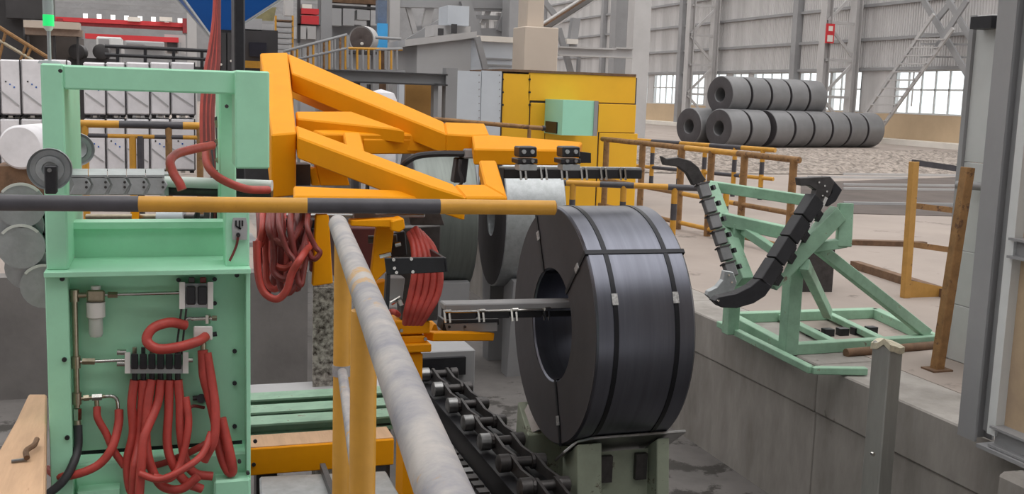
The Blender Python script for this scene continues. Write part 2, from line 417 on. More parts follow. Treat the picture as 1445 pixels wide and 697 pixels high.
# saddles
def saddle(sgn, label):
    t = thing('coil_saddle', label, 'saddle', (3.12, CY_+sgn*.62, PITZ))
    a = math.radians(35)
    con = Vector((0, CY_+sgn*CR*math.sin(a), CZ_-CR*math.cos(a))); tan = Vector((0, sgn*math.cos(a), math.sin(a))); nor = Vector((0, sgn*math.sin(a), -math.cos(a)))
    con += nor*.003
    x0, x1 = 2.80, 3.64
    p0, p1 = con-tan*.30, con+tan*.07
    mb = MB(); th = nor*.022
    # bent lip on the left edge
    mb.prism([Vector((x0, 0, 0))+p0, Vector((x1, 0, 0))+p0, Vector((x1, 0, 0))+p1, Vector((x0+.1, 0, 0))+p1, Vector((x0, 0, 0))+p1-tan*.07], th)
    mb.prism([Vector((x0-.085, 0, 0))+p0+nor*.05, Vector((x0, 0, 0))+p0, Vector((x0, 0, 0))+p1-tan*.07, Vector((x0-.085, 0, 0))+p1-tan*.16+nor*.05], th)
    mb.build('saddle_plate', STEEL, t, bevel=.004)
    yo, zi = p1.y, p1.z-.04
    for xa, xb in ((2.79 if sgn < 0 else 2.705, 2.98), (3.42, 3.52)):
        MB().prism([(xa, yo-sgn*.02, zi-.02), (xa, p0.y, p0.z-.04), (xa, p0.y+sgn*.02, PITZ), (xa, yo+sgn*.10, PITZ)], (xb-xa, 0, 0)).build('stiffener', SADDLE, t, bevel=.006)
    MB().prism([(2.98, yo-sgn*.16, zi-.14), (2.98, p0.y+sgn*.02, p0.z-.04), (2.98, p0.y+sgn*.02, PITZ), (2.98, yo-sgn*.10, PITZ)], (.44, 0, 0)).build('web_plate', SADDLE, t)
    for x in (3.02, 3.30): MB().box(x, x+.09, yo-sgn*.12-.02, yo-sgn*.12+.02, zi-.36, zi-.16).build('gusset', DSTEEL, t)
saddle(-1, 'greenish grey steel coil saddle under the near side of the strapped coil')
saddle(1, 'greenish grey steel coil saddle under the far side of the strapped coil')

# ------------------------------------------------------------------ roller chain conveyor
cc = thing('chain_conveyor', 'black roller chain conveyor running along the pit beside the coil', 'conveyor', (2.6, 8.5, PITZ))
yy = [9.72, 9.2, 8.68, 8.17, 7.68, 7.18, 6.68, 6.2]
for k, y in enumerate(yy):
    mb = MB().tube((2.36, y, -.5), (2.64, y, -.5), .038, 14); r = mb.build('roller', DSTEEL, cc, True)
    MB().lathe((2.30, y, -.5), (1, 0, 0), [(.0, 0), (.05, 0), (.068, .012), (.068, .09), (.05, .1), (0, .1)], 18).build('roller_wheel', STEEL if k < 5 else DSTEEL, r, True)
    MB().lathe((2.60, y, -.5), (1, 0, 0), [(.0, 0), (.04, 0), (.055, .01), (.055, .07), (.04, .08), (0, .08)], 18).build('roller_wheel', DSTEEL, r, True)
    if k:
        for x, o in ((2.42, .012), (2.585, -.012)):
            x += o*(1 if k % 2 else -1)
            p, q = Vector((x, y, -.5)), Vector((x, yy[k-1], -.5)); pts = []
            for i in range(7): a = math.pi/2+math.pi*i/6; pts.append((x-.011, y+.06*math.cos(a), -.5+.06*math.sin(a)))
            for i in range(7): a = -math.pi/2+math.pi*i/6; pts.append((x-.011, yy[k-1]+.06*math.cos(a), -.5+.06*math.sin(a)))
            # waisted link plate
            pts.insert(7, (x-.011, (y+yy[k-1])/2, -.535)); pts.append((x-.011, (y+yy[k-1])/2, -.465))
            MB().prism(pts, (.022, 0, 0)).build('link_plate', DSTEEL, cc)
MB().ibeam((2.37, 5.2, -.74), (2.37, 10.2, -.74), .12, .3, .02).build('track_beam', BLACKM, cc)
MB().ibeam((2.62, 5.2, -.74), (2.62, 10.2, -.74), .12, .3, .02).build('track_beam', BLACKM, cc)
for y in (5.6, 7.6, 9.6):
    for x in (2.37, 2.62): MB().box(x-.05, x+.05, y-.06, y+.06, PITZ, -.89).build('track_leg', BLACKM, cc)
MB().box(2.12, 2.24, 4.8, 10.2, -.78, -.70).build('side_channel', BLACKM, cc)
for i in range(34):
    y = 5.2+i*.145
    MB().box(2.14, 2.22, y, y+.09, -.70, -.672).build('drive_link', STEEL if i % 4 == 0 else DSTEEL, cc)
for y in (5.6, 7.6, 9.6): MB().box(2.13, 2.23, y-.05, y+.05, PITZ, -.78).build('track_leg', BLACKM, cc)
MB().box(2.3, 2.95, 10.05, 10.9, -.82, -.36).build('end_housing', GREYS, cc, bevel=.01)
MB().box(2.38, 2.84, 10.0, 10.06, -.60, -.42).build('housing_slot', BLACKM, cc)
MB().box(2.3, 2.95, 10.05, 10.9, PITZ, -.82).build('housing_foot', BLACKM, cc)

# ------------------------------------------------------------------ stacked coils at the back
sx, sy = 28.6, 52.2
prot = None
gl = 'grey coils stacked before the windowed wall'
dirv = Vector((1, -.52, 0)).normalized()
ang = math.atan2(dirv.y, dirv.x)
def stackcoil(loc, label):
    global prot
    if prot is None:
        prot = thing('stacked_coil', label, 'steel coil', (0, 0, 0), gl)
        MB().lathe((-.56, 0, .95), (1, 0, 0), [(.36, .02), (.38, 0), (.92, 0), (.95, .03), (.95, .99), (.92, 1.02), (.38, 1.02), (.36, 1.0)], 40).build('coil_body', COILG, prot, True)
        MB().lathe((-.58, 0, .95), (1, 0, 0), [(.38, .01), (.42, 0), (.6, .006), (.8, 0), (.91, .012), (.91, .03), (.38, .03)], 40).build('end_face', COILF, prot, True)
        prot.location = loc; prot.rotation_euler = (0, 0, ang)
        return prot
    return copy_thing(prot, loc, label, gl, ang)
ordn = ['first', 'second', 'third', 'fourth', 'fifth', 'sixth', 'seventh', 'eighth']
A = gz(1012, 207, 0)+dirv*.5; B = gz(1228, 208, 0)-dirv*.3
stepv = Vector((B.x-A.x, B.y-A.y, 0))/7.3
dirv = stepv.normalized(); ang = math.atan2(dirv.y, dirv.x)
perp = Vector((-dirv.y, dirv.x, 0))
A.z = 0
gap = [0, 1, 2.2, 3.2, 4.2, 5.2, 6.2, 7.2]
SCL = stepv.length/1.16
for i in range(8):
    o = stackcoil(A+stepv*gap[i], 'grey steel coil, %s from the left in the front bottom row' % ordn[i]); o.scale = (SCL, .97, .97)
    if prot is o: pass
for i in range(3):
    o = stackcoil(A+stepv*(gap[i]-.1)+perp*1.95, 'grey steel coil, %s from the left in the rear bottom row' % ordn[i]); o.scale = (SCL, .97, .97)
for i in range(5):
    o = stackcoil(A+stepv*(gap[i]+.65+(0 if i < 2 else -.2))+perp*.975+Vector((0, 0, 1.60)), 'grey steel coil, %s from the left in the upper row' % ordn[i]); o.scale = (SCL, .97, .97)

# ------------------------------------------------------------------ guard rail on the platform
gr = thing('platform_guardrail', 'pipe guardrail round the platform, striped front rail and worn grey side rail', 'guardrail', (.4, 3.6, .6))
ZR = 1.785
def rl(px): # front rail line
    a = gz(0, 286, ZR); b = gz(780, 293, ZR); 
    t = px/780.; return a.lerp(b, t)
cuts = [(-260, 180, BLK), (180, 412, YEL), (412, 606, BLK), (606, 783, YEL)]
for a, b, m in cuts: MB().tube(rl(a), rl(b), .0275, 20).build('rail_section', m, gr, True)
e = rl(783); MB().lathe(e, (rl(784)-rl(700)), [(0, .006), (.02, .005), (.0275, 0), (0, -.01)], 16).build('end_cap', RUSTY, gr, True)
s0 = gz(477, 316, 1.79); s1 = gz(612, 660, 1.80); dv = (s1-s0)
MB().tube(s0, s1+dv*.42, .0285, 24).build('side_rail', WORN, gr, True)
MB().lathe(s0, -dv, [(0, .022), (.014, .02), (.024, .010), (.0285, 0), (0, -.01)], 20).build('end_cap', WORN, gr, True)
tt = (s0-s1).normalized()
p1 = s0.lerp(s1, .10); MB().tube((p1.x+.005, p1.y, .6), (p1.x+.005, p1.y, 1.78), .0255, 18).build('post', YEL, gr, True)
p2 = s0.lerp(s1, .585); MB().tube((p2.x-.01, p2.y, .6), (p2.x-.01, p2.y, 1.785), .0255, 18).build('post', YEL, gr, True)
zc = gy(482, 522, p1.y).z
MB().tube((p1.x+.005, p1.y, zc), (p2.x-.01, p2.y, zc), .014, 12).build('mid_rail', WORN, gr, True)
MB().tube((p1.x+.005, p1.y, zc-.016), (p1.x+.005, p1.y, zc+.016), .028, 16).build('clamp', WORN, gr, True)
MB().tube((p2.x-.01, p2.y, zc-.016), (p2.x-.01, p2.y, zc+.016), .028, 16).build('clamp', WORN, gr, True)
pr = rl(-120); MB().tube((pr.x, pr.y, .6), pr, .0255, 16).build('post', YEL, gr, True)

# ------------------------------------------------------------------ green machine frame
GY = 5.2
gf = thing('valve_station', 'mint green steel machine frame with arched top and lower valve cabinet', 'machine frame', (-.03, GY+.4, PITZ))
def g(px, py, y=GY): return gy(px, py, y)
xl0, xl1 = g(60, 200).x, g(92, 200).x
zt0, zt1 = g(92, 126).z, g(60, 89).z
xr0, xr1 = g(331, 150).x, g(379, 150).x
zs = g(200, 380).z      # shelf height
D = .95
MB().box(xl0, xl1, GY, GY+D, zs, zt1).build('left_post', MINT, gf, bevel=.008)
MB().box(xl1, xr0+.02, GY, GY+.26, zt0, zt1-.004).build('top_beam', MINT, gf, bevel=.008)
MB().box(xr0, xr1, GY-.05, GY+.22, g(350, 237).z, zt1).build('right_block', MINT, gf, bevel=.008)
MB().box(xr0-.045, xr0+.04, GY+.55, GY+D, zs, zt1-.03).build('rear_right_post', MINT, gf, bevel=.008)
MB().box(xr0-.02, xr0+.08, GY+.2, GY+.6, zt0+.01, zt1-.02).build('rear_tie', MINT, gf)
xp0, xp1 = g(318, 340).x, g(354, 340).x
MB().box(xp0, xp1-.005, GY+.02, GY+.22, zs, g(335, 296).z).build('lower_right_post', MINT, gf, bevel=.006)
yb = GY+.36
MB().box(xl1, xp0+.1, yb, yb+.06, zs-.1, gy(200, 322, yb).z).build('rear_panel', MINT, gf)
MB().box(xl1, xp0+.1, yb-.03, yb+.10, gy(200, 318, yb).z-.012, gy(200, 318, yb).z+.02).build('rear_ledge', MINT, gf)
xa, xb = g(67, 500).x, g(353, 500).x
MB().box(xa, xb, GY-.06, yb, zs-.022, zs+.004).build('shelf', MINT, gf, bevel=.003)
zb = g(200, 690).z
zl = g(200, 640).z
MB().box(xa, g(99, 500).x, GY-.02, GY+.14, PITZ, zs-.022).build('cabinet_side', MINT, gf, bevel=.004)
MB().box(g(347, 500).x, xb, GY-.02, GY+.30, PITZ, zs-.022).build('cabinet_side', MINT, gf, bevel=.002)
PY = GY+.10
MB().box(g(97, 500).x, g(348, 500).x, PY, PY+.03, zl, zs-.02).build('back_panel', MINT, gf)
MB().box(xa+.05, xb, PY+.28, PY+.34, PITZ, zl+.1).build('slot_back', BLACKM, gf)
MB().box(g(99, 500).x, g(350, 500).x, GY+.06, GY+.2, PITZ, g(200, 654).z).build('foot_box', MINT, gf, bevel=.01)
MB().box(g(105, 500).x, g(165, 500).x, GY-.03, GY+.06, zb-.4, zb+.02).build('foot_bracket', MINT, gf)
MB().box(g(300, 500).x, g(352, 500).x, GY-.05, GY+.06, zb-.4, g(330, 672).z).build('foot_bracket', MINT, gf, bevel=.01)
for px, py in ((88, 393), (91, 507), (95, 617), (334, 388), (331, 495), (331, 601), (331, 540)):
    p = g(px, py, PY-.002 if px > 100 else GY-.022)
    MB().tube(p, p+Vector((0, -.012, 0)), .011, 8).build('bolt', BLACKM, gf)
for px, py in ((338, 652), (350, 668), (85, 100), (320, 150)):
    p = g(px, py, GY-.06); MB().tube(p+Vector((0, .02, 0)), p, .009, 8).build('bolt', DSTEEL, gf)

# small switch plate on the lower post
sw = thing('switch_plate', 'grey switch plate with black marking on the lower right green post', 'switch', g(338, 340, GY+.02))
yq = GY+.02
MB().prism([g(329, 307, yq), g(347, 307, yq), g(349, 318, yq), g(348, 338, yq), g(328, 338, yq), g(327, 318, yq)], (0, -.012, 0)).build('plate', GREYL if False else SHED, sw)
yq -= .013
for a, b in (((333, 311), (333, 319)), ((338, 311), (338, 323)), ((342, 311), (342, 319)), ((333, 319), (340, 323))):
    MB().beam(g(*a, yq), g(*b, yq), .008, .006, (0, 1, 0)).build('marking', BLACKM, sw)
p = g(336, 331, yq); MB().tube(p, p+Vector((0, -.02, 0)), .01, 10).build('cable_gland', BLACKM, sw)
MB().path([p+Vector((0, -.015, 0)), g(334, 345, yq), g(329, 358, yq), g(324, 368, yq)], .006).build('cable', HOSED, sw, True)

# stack light on the frame
p = g(70, 88, GY+.12)
sl = thing('signal_tower', 'signal tower light glowing green on a thin pole above the green frame', 'signal light', p)
x, y, z = p
def zat(py): return gy(70, py, GY+.12).z
MB().lathe((x, y, zt1), (0, 0, 1), [(0, 0), (.05, 0), (.045, .012), (.015, .018), (0, .018)], 16).build('base_flange', GREYL, sl, True)
MB().tube((x, y, zt1+.015), (x, y, zat(43)), .0085, 12).build('pole', GALV, sl, True)
MB().lathe((x, y, zat(44)), (0, 0, 1), [(0, 0), (.010, 0), (.020, .012), (.020, .026), (0, .026)], 18).build('socket', WHITEB, sl, True)
MB().tube((x, y, zat(37)), (x, y, zat(21)), .024, 20).build('lens', GREENL, sl, True)
MB().tube((x, y, zat(21)), (x, y, zat(-12)), .0235, 20).build('upper_lens', GREYL, sl, True)
MB().tube((x, y, zat(-12)), (x, y, zat(-16)), .0245, 20).build('cap', WHITEB, sl, True)

# ------------------------------------------------------------------ valves and pipework on the panel
VY = PY-.055
def v(px, py, dy=0): return gy(px, py, VY+dy)
ap = thing('air_pipework', 'brass compressed air pipework with fittings on the green panel', 'pipework', v(107, 590))
MB().tube(v(105, 418), v(109, 575), .0135, 14).build('riser_pipe', BRASS, ap, True)
for py in (417, 511, 562): 
    a = v(105+(py-417)*.025, py); MB().tube(a-Vector((0, 0, .028)), a+Vector((0, 0, .028)), .021, 12).build('tee_fitting', BRASS, ap, True)
MB().tube(v(105, 417), v(124, 416), .013, 12).build('elbow_pipe', BRASS, ap, True)
MB().tube(v(146, 416), v(254, 413), .0085, 12).build('outlet_pipe', CHROME, ap, True)
MB().tube(v(152, 416), v(166, 416), .016, 6).build('union_nut', BRASS, ap)
MB().tube(v(107, 511), v(177, 508), .0085, 12).build('outlet_pipe', CHROME, ap, True)
MB().tube(v(116, 510), v(134, 510), .017, 6).build('union_nut', BRASS, ap)
MB().tube(v(109, 563), v(150, 559), .009, 12).build('outlet_pipe', BRASS, ap, True)
MB().tube(v(118, 562), v(126, 561), .016, 6).build('union_nut', BRASS, ap); MB().tube(v(130, 561), v(144, 560), .017, 6).build('union_nut', CHROME, ap)
MB().path([v(148, 559), v(158, 559), v(165, 564), v(167, 578)], .009, 10).build('elbow_pipe', CHROME, ap, True)
MB().tube(v(136, 562), v(137, 574), .011, 12).build('outlet_pipe', BRASS, ap, True)
MB().tube(v(109, 576), v(109, 592), .02, 6).build('union_nut', CHROME, ap); MB().tube(v(109, 592), v(110, 602), .0165, 12).build('hose_tail', BRASS, ap, True)

af = thing('air_filter', 'air filter with clear bowl hanging from the brass pipe on green panel', 'air filter', v(135, 478))
MB().hexa([v(122, 426, .03), v(148, 426, .03), v(148, 426, -.03), v(122, 426, -.03), v(122, 409, .03), v(148, 409, .03), v(148, 409, -.03), v(122, 409, -.03)]).build('filter_head', BRASS, af, bevel=.008)
a = v(135, 426); MB().lathe(a, (0, 0, -1), [(0, 0), (.042, 0), (.042, .07), (.034, .075), (0, .075)], 20).build('filter_collar', WHITEB, af, True)
MB().lathe(v(135, 448), (0, 0, -1), [(0, 0), (.032, 0), (.032, .075), (.026, .09), (.008, .095), (0, .095)], 20).build('filter_bowl', PLAST, af, True)
a = v(135, 409); MB().tube(a, a+Vector((0, 0, .02)), .022, 14).build('filter_knob', WHITEB, af, True)

def vbox(x0, y0, x1, y1, d0, d1, name, m, par, bevel=0):
    return MB().hexa([v(x0, y1, d1), v(x1, y1, d1), v(x1, y1, d0), v(x0, y1, d0), v(x0, y0, d1), v(x1, y0, d1), v(x1, y0, d0), v(x0, y0, d0)]).build(name, m, par, bevel=bevel)
vb = thing('valve_block', 'pale block of two black valves at the top right of the green panel', 'valve block', v(277, 436))
vbox(253, 398, 261, 436, -.05, .05, 'side_plate', WHITEB, vb); vbox(293, 398, 301, 436, -.05, .05, 'side_plate', WHITEB, vb)
vbox(261, 400, 293, 434, -.02, .05, 'valve_body', GALV, vb)
for a in (263, 279): vbox(a, 404, a+13, 430, -.06, -.02, 'valve', BLACKM, vb, .005)
for a in (266, 282): vbox(a, 391, a+9, 399, -.03, .03, 'connector', HOSED if a > 270 else DSTEEL, vb, .003)
for px, py in ((252, 395), (303, 394), (303, 428)):
    MB().tube(v(px, py, .05), v(px, py, .0), .011, 8).build('screw', BLACKM, vb)
fx = thing('hose_tee', 'chrome tee fitting with white block below the two valve block', 'fitting', v(287, 480))
vbox(273, 460, 300, 480, -.035, .05, 'block', WHITEB, fx, .006)
MB().tube(v(270, 450), v(303, 449), .010, 12).build('cross_pipe', CHROME, fx, True)
MB().tube(v(293, 444), v(293, 456), .014, 6).build('nut', CHROME, fx); MB().tube(v(299, 449), v(306, 449), .014, 6).build('nut', BRASS, fx)
MB().tube(v(300, 472), v(306, 471), .012, 8).build('screw', BLACKM, fx)
MB().path([v(262, 458), v(264, 450), v(271, 449)], .008, 8).build('elbow', CHROME, fx, True)
MB().tube(v(287, 480), v(287, 494), .014, 12).build('hose_tail', BRASS, fx, True)
MB().tube(v(256, 436), v(248, 500), .005, 8).build('down_pipe', DSTEEL, fx, True); MB().tube(v(263, 436), v(256, 500), .005, 8).build('down_pipe', DSTEEL, fx, True)

mf = thing('valve_manifold', 'long manifold of six black valves feeding red hoses', 'valve manifold', v(218, 528))
vbox(176, 497, 184, 527, -.06, .05, 'side_plate', WHITEB, mf); vbox(258, 497, 266, 527, -.06, .05, 'side_plate', WHITEB, mf)
vbox(184, 515, 258, 527, -.05, .05, 'rail', GALV, mf)
for i in range(6):
    a = 185+i*12.2; vbox(a, 499, a+10, 521, -.075, .03, 'valve', BLACKM, mf, .004)
    MB().tube(v(a+5, 490), v(a+5, 500), .010, 8).build('coil_cap', DSTEEL if i % 2 else BRASS, mf, True)
    MB().tube(v(a+5, 524, -.02), v(a+5, 536, -.02), .013, 10).build('outlet', BLACKM, mf, True)
for py in (497, 513): MB().tube(v(165, py), v(178, py), .014, 10).build('inlet', CHROME, mf, True)
MB().tube(v(266, 508), v(272, 508), .012, 10).build('plug', CHROME, mf, True)

# hoses on the panel ---------------------------------------------------------
HG = 'red air hoses hanging from the valve manifold'
def hose(pts, r, label, group=None, m=HOSE, name='red_hose'):
    P = [v(*p) for p in pts]; o = MB().path(P, r, 10, 6).build(name, m, None, True)
    return tag(o, label, 'hose', group)
hl = 'red rubber hose hanging in a loop below the six valve manifold'
hose([(190, 536, -.02), (186, 570, -.03), (188, 610, -.04), (180, 650, -.06), (184, 690, -.08), (200, 705, -.08)], .0215, 'red hose from the leftmost outlet of the six valve manifold', HG)
hose([(202, 536, -.02), (200, 575, -.03), (196, 625, -.05), (190, 660, -.12), (188, 705, -.13)], .0215, 'red hose from the second manifold outlet, hanging straight down', HG)
hose([(214, 536, -.02), (208, 575, -.06), (206, 620, -.09), (212, 655, -.10), (228, 685, -.12), (255, 690, -.12), (280, 672, -.12)], .0215, 'red hose from the third manifold outlet, swinging right at the bottom', HG)
hose([(227, 536, -.02), (222, 570, -.05), (204, 615, -.13), (200, 650, -.16), (196, 705, -.18)], .0215, 'red hose from the fourth manifold outlet, crossing over to the left', HG)
hose([(239, 536, -.02), (238, 580, -.04), (236, 625, -.06), (244, 655, -.08), (262, 680, -.09), (285, 690, -.08)], .0215, 'red hose from the fifth manifold outlet, bending right low down', HG)
hose([(251, 536, -.02), (254, 570, -.04), (255, 610, -.06), (262, 650, -.05), (276, 668, -.06), (300, 672, -.06)], .0215, 'red hose from the rightmost outlet of the six valve manifold', HG)
hose([(262, 560, -.04), (266, 600, -.08), (256, 650, -.10), (240, 675, -.15), (215, 672, -.17)], .018, 'red hose curving left in front of the manifold hoses', HG)
hose([(300, 620, .02), (280, 632, .0), (240, 650, .02), (205, 657, .02), (190, 640, .03)], .018, 'red hose lying across behind the manifold hoses at the cabinet slot', HG)
hose([(196, 668, -.20), (226, 676, -.21), (262, 660, -.2), (286, 640, -.16), (298, 610, -.1)], .017, 'red hose looping widest in front at the bottom of the panel', HG)
hose([(262, 459, -.01), (240, 455, -.05), (216, 463, -.08), (207, 480, -.10), (222, 492, -.12), (250, 490, -.12), (278, 482, -.10), (290, 475, -.04)], .024, 'thick red hose curled in a loop above the valve manifold')
hose([(286, 494), (288, 530, -.02), (296, 560, -.03), (305, 600, -.04), (312, 640, -.05), (322, 664, -.06), (328, 664, -.07), (324, 640, -.08), (312, 590, -.06)], .0245, 'thick red hose dropping from the white tee block at right of panel')
hose([(292, 498, -.01), (300, 545, -.05), (304, 580, -.09), (302, 620, -.12), (288, 650, -.1)], .022, 'red hose hanging beside the thick hose under the white tee block')
hose([(137, 574), (138, 590, -.02), (150, 612, -.03), (160, 635, -.04), (176, 658, -.05)], .0175, 'thin red hose dropping from the lower brass tee, crossing behind another')
hose([(168, 578), (167, 600, -.03), (158, 632, -.08), (140, 655, -.09), (112, 668, -.09), (84, 672, -.05), (68, 662, .06)], .0205, 'red hose from the chrome elbow curving left across the cabinet foot')
hose([(110, 600), (110, 630, -.03), (103, 655, -.08), (88, 680, -.12), (64, 700, -.14)], .020, 'grey black rubber hose falling from the brass riser at left of panel', None, RUBB, 'black_hose')
hose([(288, 575, .02), (270, 574, -.01), (262, 592, -.02), (264, 612, -.03)], .008, 'thin dark red tube bent in an arc right of the manifold hoses', None, HOSED)
p = v(284, 562); q = thing('panel_plug', 'small black cable gland on the right of the green panel', 'gland', p)
MB().tube(v(285, 563, .055), v(284, 562, -.01), .022, 12).build('gland_body', BLACKM, q, True); MB().tube(v(272, 562, .03), v(288, 560, .03), .012, 8).build('gland_nut', DSTEEL, q)

# ------------------------------------------------------------------ plank with a bent hook, lower left
pl = thing('timber_plank', 'thick pale timber plank lying beside the green cabinet', 'plank', at(30, 660, 4.6)-Vector((0, 0, .12)))
zp = .62
tp = [gz(40, 556, zp), gz(66, 556, zp), gz(64, 697, zp), gz(60, 760, zp), gz(-60, 760, zp), gz(-10, 650, zp), gz(24, 590, zp)]
MB().prism(tp, (0, 0, -.11)).build('plank_body', WOOD, pl, bevel=.008)
leg0 = gz(30, 600, zp); leg1 = gz(20, 720, zp)
for q in (leg0, leg1): MB().box(q.x-.05, q.x+.05, q.y-.05, q.y+.05, PITZ, zp-.11).build('trestle_leg', WOOD, pl)
hk = MB().path([gz(38, 646, zp+.02), gz(37, 636, zp+.03), gz(48, 628, zp+.03), gz(52, 620, zp+.03)], .012, 8)
hk = tag(hk.build('bent_hook', RUST, None, True), 'rusty bent iron hook lying on the timber plank', 'hook')
tag(MB().tube(gz(16, 651, zp+.009), gz(38, 648, zp+.009), .0075, 8).build('steel_pin', STEEL, None, True), 'short pale steel pin lying next to the bent hook', 'pin')

# ------------------------------------------------------------------ yellow strapping arm
PA, PB = at(417, 190, 7.0), at(410, 78, 9.0)
NT = Vector((1, 0, 0)).cross(PB-PA).normalized()
if NT.z < 0: NT = -NT
def tl(px, py, dz=0): return gpl(px, py, PA+Vector((0, 0, dz)), NT)
ya = thing('yellow_boom', 'bright yellow welded arm frame reaching out over the strapped coil', 'machine arm', tl(400, 180)-Vector((0, 0, .45)))
def slab(name, pts, h, dz=0, m=ORANGE, par=None, bevel=.01):
    return MB().prism([tl(*p, dz) for p in pts], (0, 0, -h)).build(name, m, par or ya, bevel=bevel)
slab('arm_post', [(367, 75), (406, 74), (418, 187), (383, 190)], .42)
slab('near_diagonal', [(417, 176), (641, 260), (657, 278), (606, 262), (420, 193)], .145)
slab('arm_tip', [(641, 260), (684, 260), (716, 278), (657, 278)], .06)
slab('tip_cross_beam', [(676, 226), (700, 226), (716, 278), (684, 260)], .10)
slab('far_diagonal', [(406, 75), (627, 172), (630, 189), (412, 103)], .15)
slab('far_beam', [(627, 172), (684, 174), (691, 190), (666, 191), (630, 189)], .14)
slab('far_beam_tip', [(666, 191), (691, 190), (822, 200), (812, 212), (669, 210)], .11)
slab('mid_brace', [(417, 157), (496, 157), (572, 184), (552, 181), (419, 167)], .10, -.05)
MB().prism([at(*p, 7.62) for p in [(512, 190), (560, 186), (630, 203), (668, 206), (669, 214), (512, 213)]], (0, .12, 0)).build('far_web', ORANGE, ya, bevel=.006)
slab('mid_beam', [(440, 183), (556, 183), (600, 190), (455, 189)], .13, -.10)
slab('mid_beam', [(512, 190), (640, 190), (668, 196), (512, 196)], .11, -.13)
slab('mid_cross', [(484, 186), (508, 186), (515, 214), (488, 206)], .12, -.08)
slab('lower_beam', [(414, 262), (560, 268), (604, 279), (414, 277)], .10, -.10)
q0, q1 = at(413, 128, 9.4), at(489, 160, 8.6)
MB().beam(q0, q1, .10, .10).build('rear_diagonal', ORANGE, ya, bevel=.008)
for pts in ([(444, 226), (484, 226), (494, 262), (452, 262)], [(436, 238), (446, 236), (452, 262), (440, 262)]):
    MB().prism([at(*p, 7.6) for p in pts], at(0, 0, 1)-at(0, 0, 1)+Vector((0, .12, 0))).build('gusset_plate', ORANGE, ya, bevel=.006)
MB().prism([at(*p, 7.5) for p in [(416, 232), (438, 232), (438, 262), (416, 262)]], Vector((0, .2, 0))).build('junction_box', BLACKM, ya)

# black clamps and the hanging upper strap chute
ch = thing('upper_strap_chute', 'black segmented strap chute hanging under the yellow arm above the coil', 'strap chute', at(800, 250, 7.75))
A0, A1 = at(706, 244, 7.7), at(902, 245, 8.25)
dvec = (A1-A0)
for i in range(7):
    a = A0+dvec*(i/7+.004); b = A0+dvec*((i+1)/7-.004)
    MB().beam(a, b, .10, .072).build('chute_segment', BLACKM, ch, bevel=.006)
    MB().beam(a+Vector((0, 0, .042)), b+Vector((0, 0, .042)), .07, .012).build('chute_lip', GALV, ch)
    if i:
        c0 = A0+dvec*(i/7); MB().beam(c0+Vector((-.02, -.058, -.045)), c0+Vector((-.035, -.058, .05)), .014, .014).build('clip', CHROME, ch); MB().beam(c0+Vector((.02, -.058, -.045)), c0+Vector((.005, -.058, .05)), .014, .014).build('clip', CHROME, ch)
for px in (745, 806):
    d = 6.9
    MB().prism([at(px-12, 207, d), at(px+13, 207, d), at(px+13, 222, d), at(px-12, 222, d)], (0, .12, 0)).build('clamp_block', BLACKM, ch, bevel=.008)
    MB().prism([at(px-14, 224, d), at(px+14, 224, d), at(px+14, 231, d), at(px-14, 231, d)], (0, .14, 0)).build('clamp_plate', BLACKM, ch, bevel=.004)
    MB().prism([at(px-12, 232, d), at(px+13, 232, d), at(px+13, 241, d), at(px-12, 241, d)], (0, .1, 0)).build('clamp_base', GALV, ch, bevel=.004)
    for dx in (-6, 6):
        p = at(px+dx, 214, d); MB().tube(p, p-Vector((0, .015, 0)), .014, 8).build('bolt', GALV, ch)
        p = at(px+dx, 227, d); MB().tube(p, p-Vector((0, .015, 0)), .012, 8).build('bolt', STEEL, ch)
d = 7.5
MB().prism([at(818, 214, d), at(834, 216, d), at(834, 230, d), at(818, 230, d)], (0, .12, 0)).build('end_block', BLACKM, ch)
# grey slide block with cables below the far beam
sb = thing('slide_block', 'dark grey slide block with bolts under the yellow far beam', 'machine block', at(680, 226, 7.4))
MB().prism([at(655, 210, 7.4), at(700, 210, 7.4), at(704, 223, 7.4), at(655, 224, 7.4)], (0, .2, 0)).build('block', GREYS, sb, bevel=.01)
for px in (684, 690, 696):
    p = at(px, 209, 7.4); MB().tube(p, p+Vector((0, 0, .02)), .012, 8).build('bolt', BLACKM, sb)
MB().prism([at(645, 223, 7.45), at(662, 223, 7.45), at(658, 258, 7.45), at(640, 258, 7.45)], (0, .1, 0)).build('hanging_bracket', BLACKM, sb, bevel=.008)
tag(MB().path([at(655, 217, 7.42), at(620, 217, 7.4), at(590, 220, 7.4), at(574, 228, 7.4), at(567, 236, 7.45)], .022, 8).build('black_cable', RUBB, None, True), 'thick black cable arching through the yellow arm frame', 'cable')
tag(MB().path([at(650, 225, 7.35), at(648, 240, 7.35), at(652, 256, 7.35), at(642, 268, 7.38)], .012, 8).build('black_cable', RUBB, None, True), 'thin black cable dangling by the yellow arm tip', 'cable')

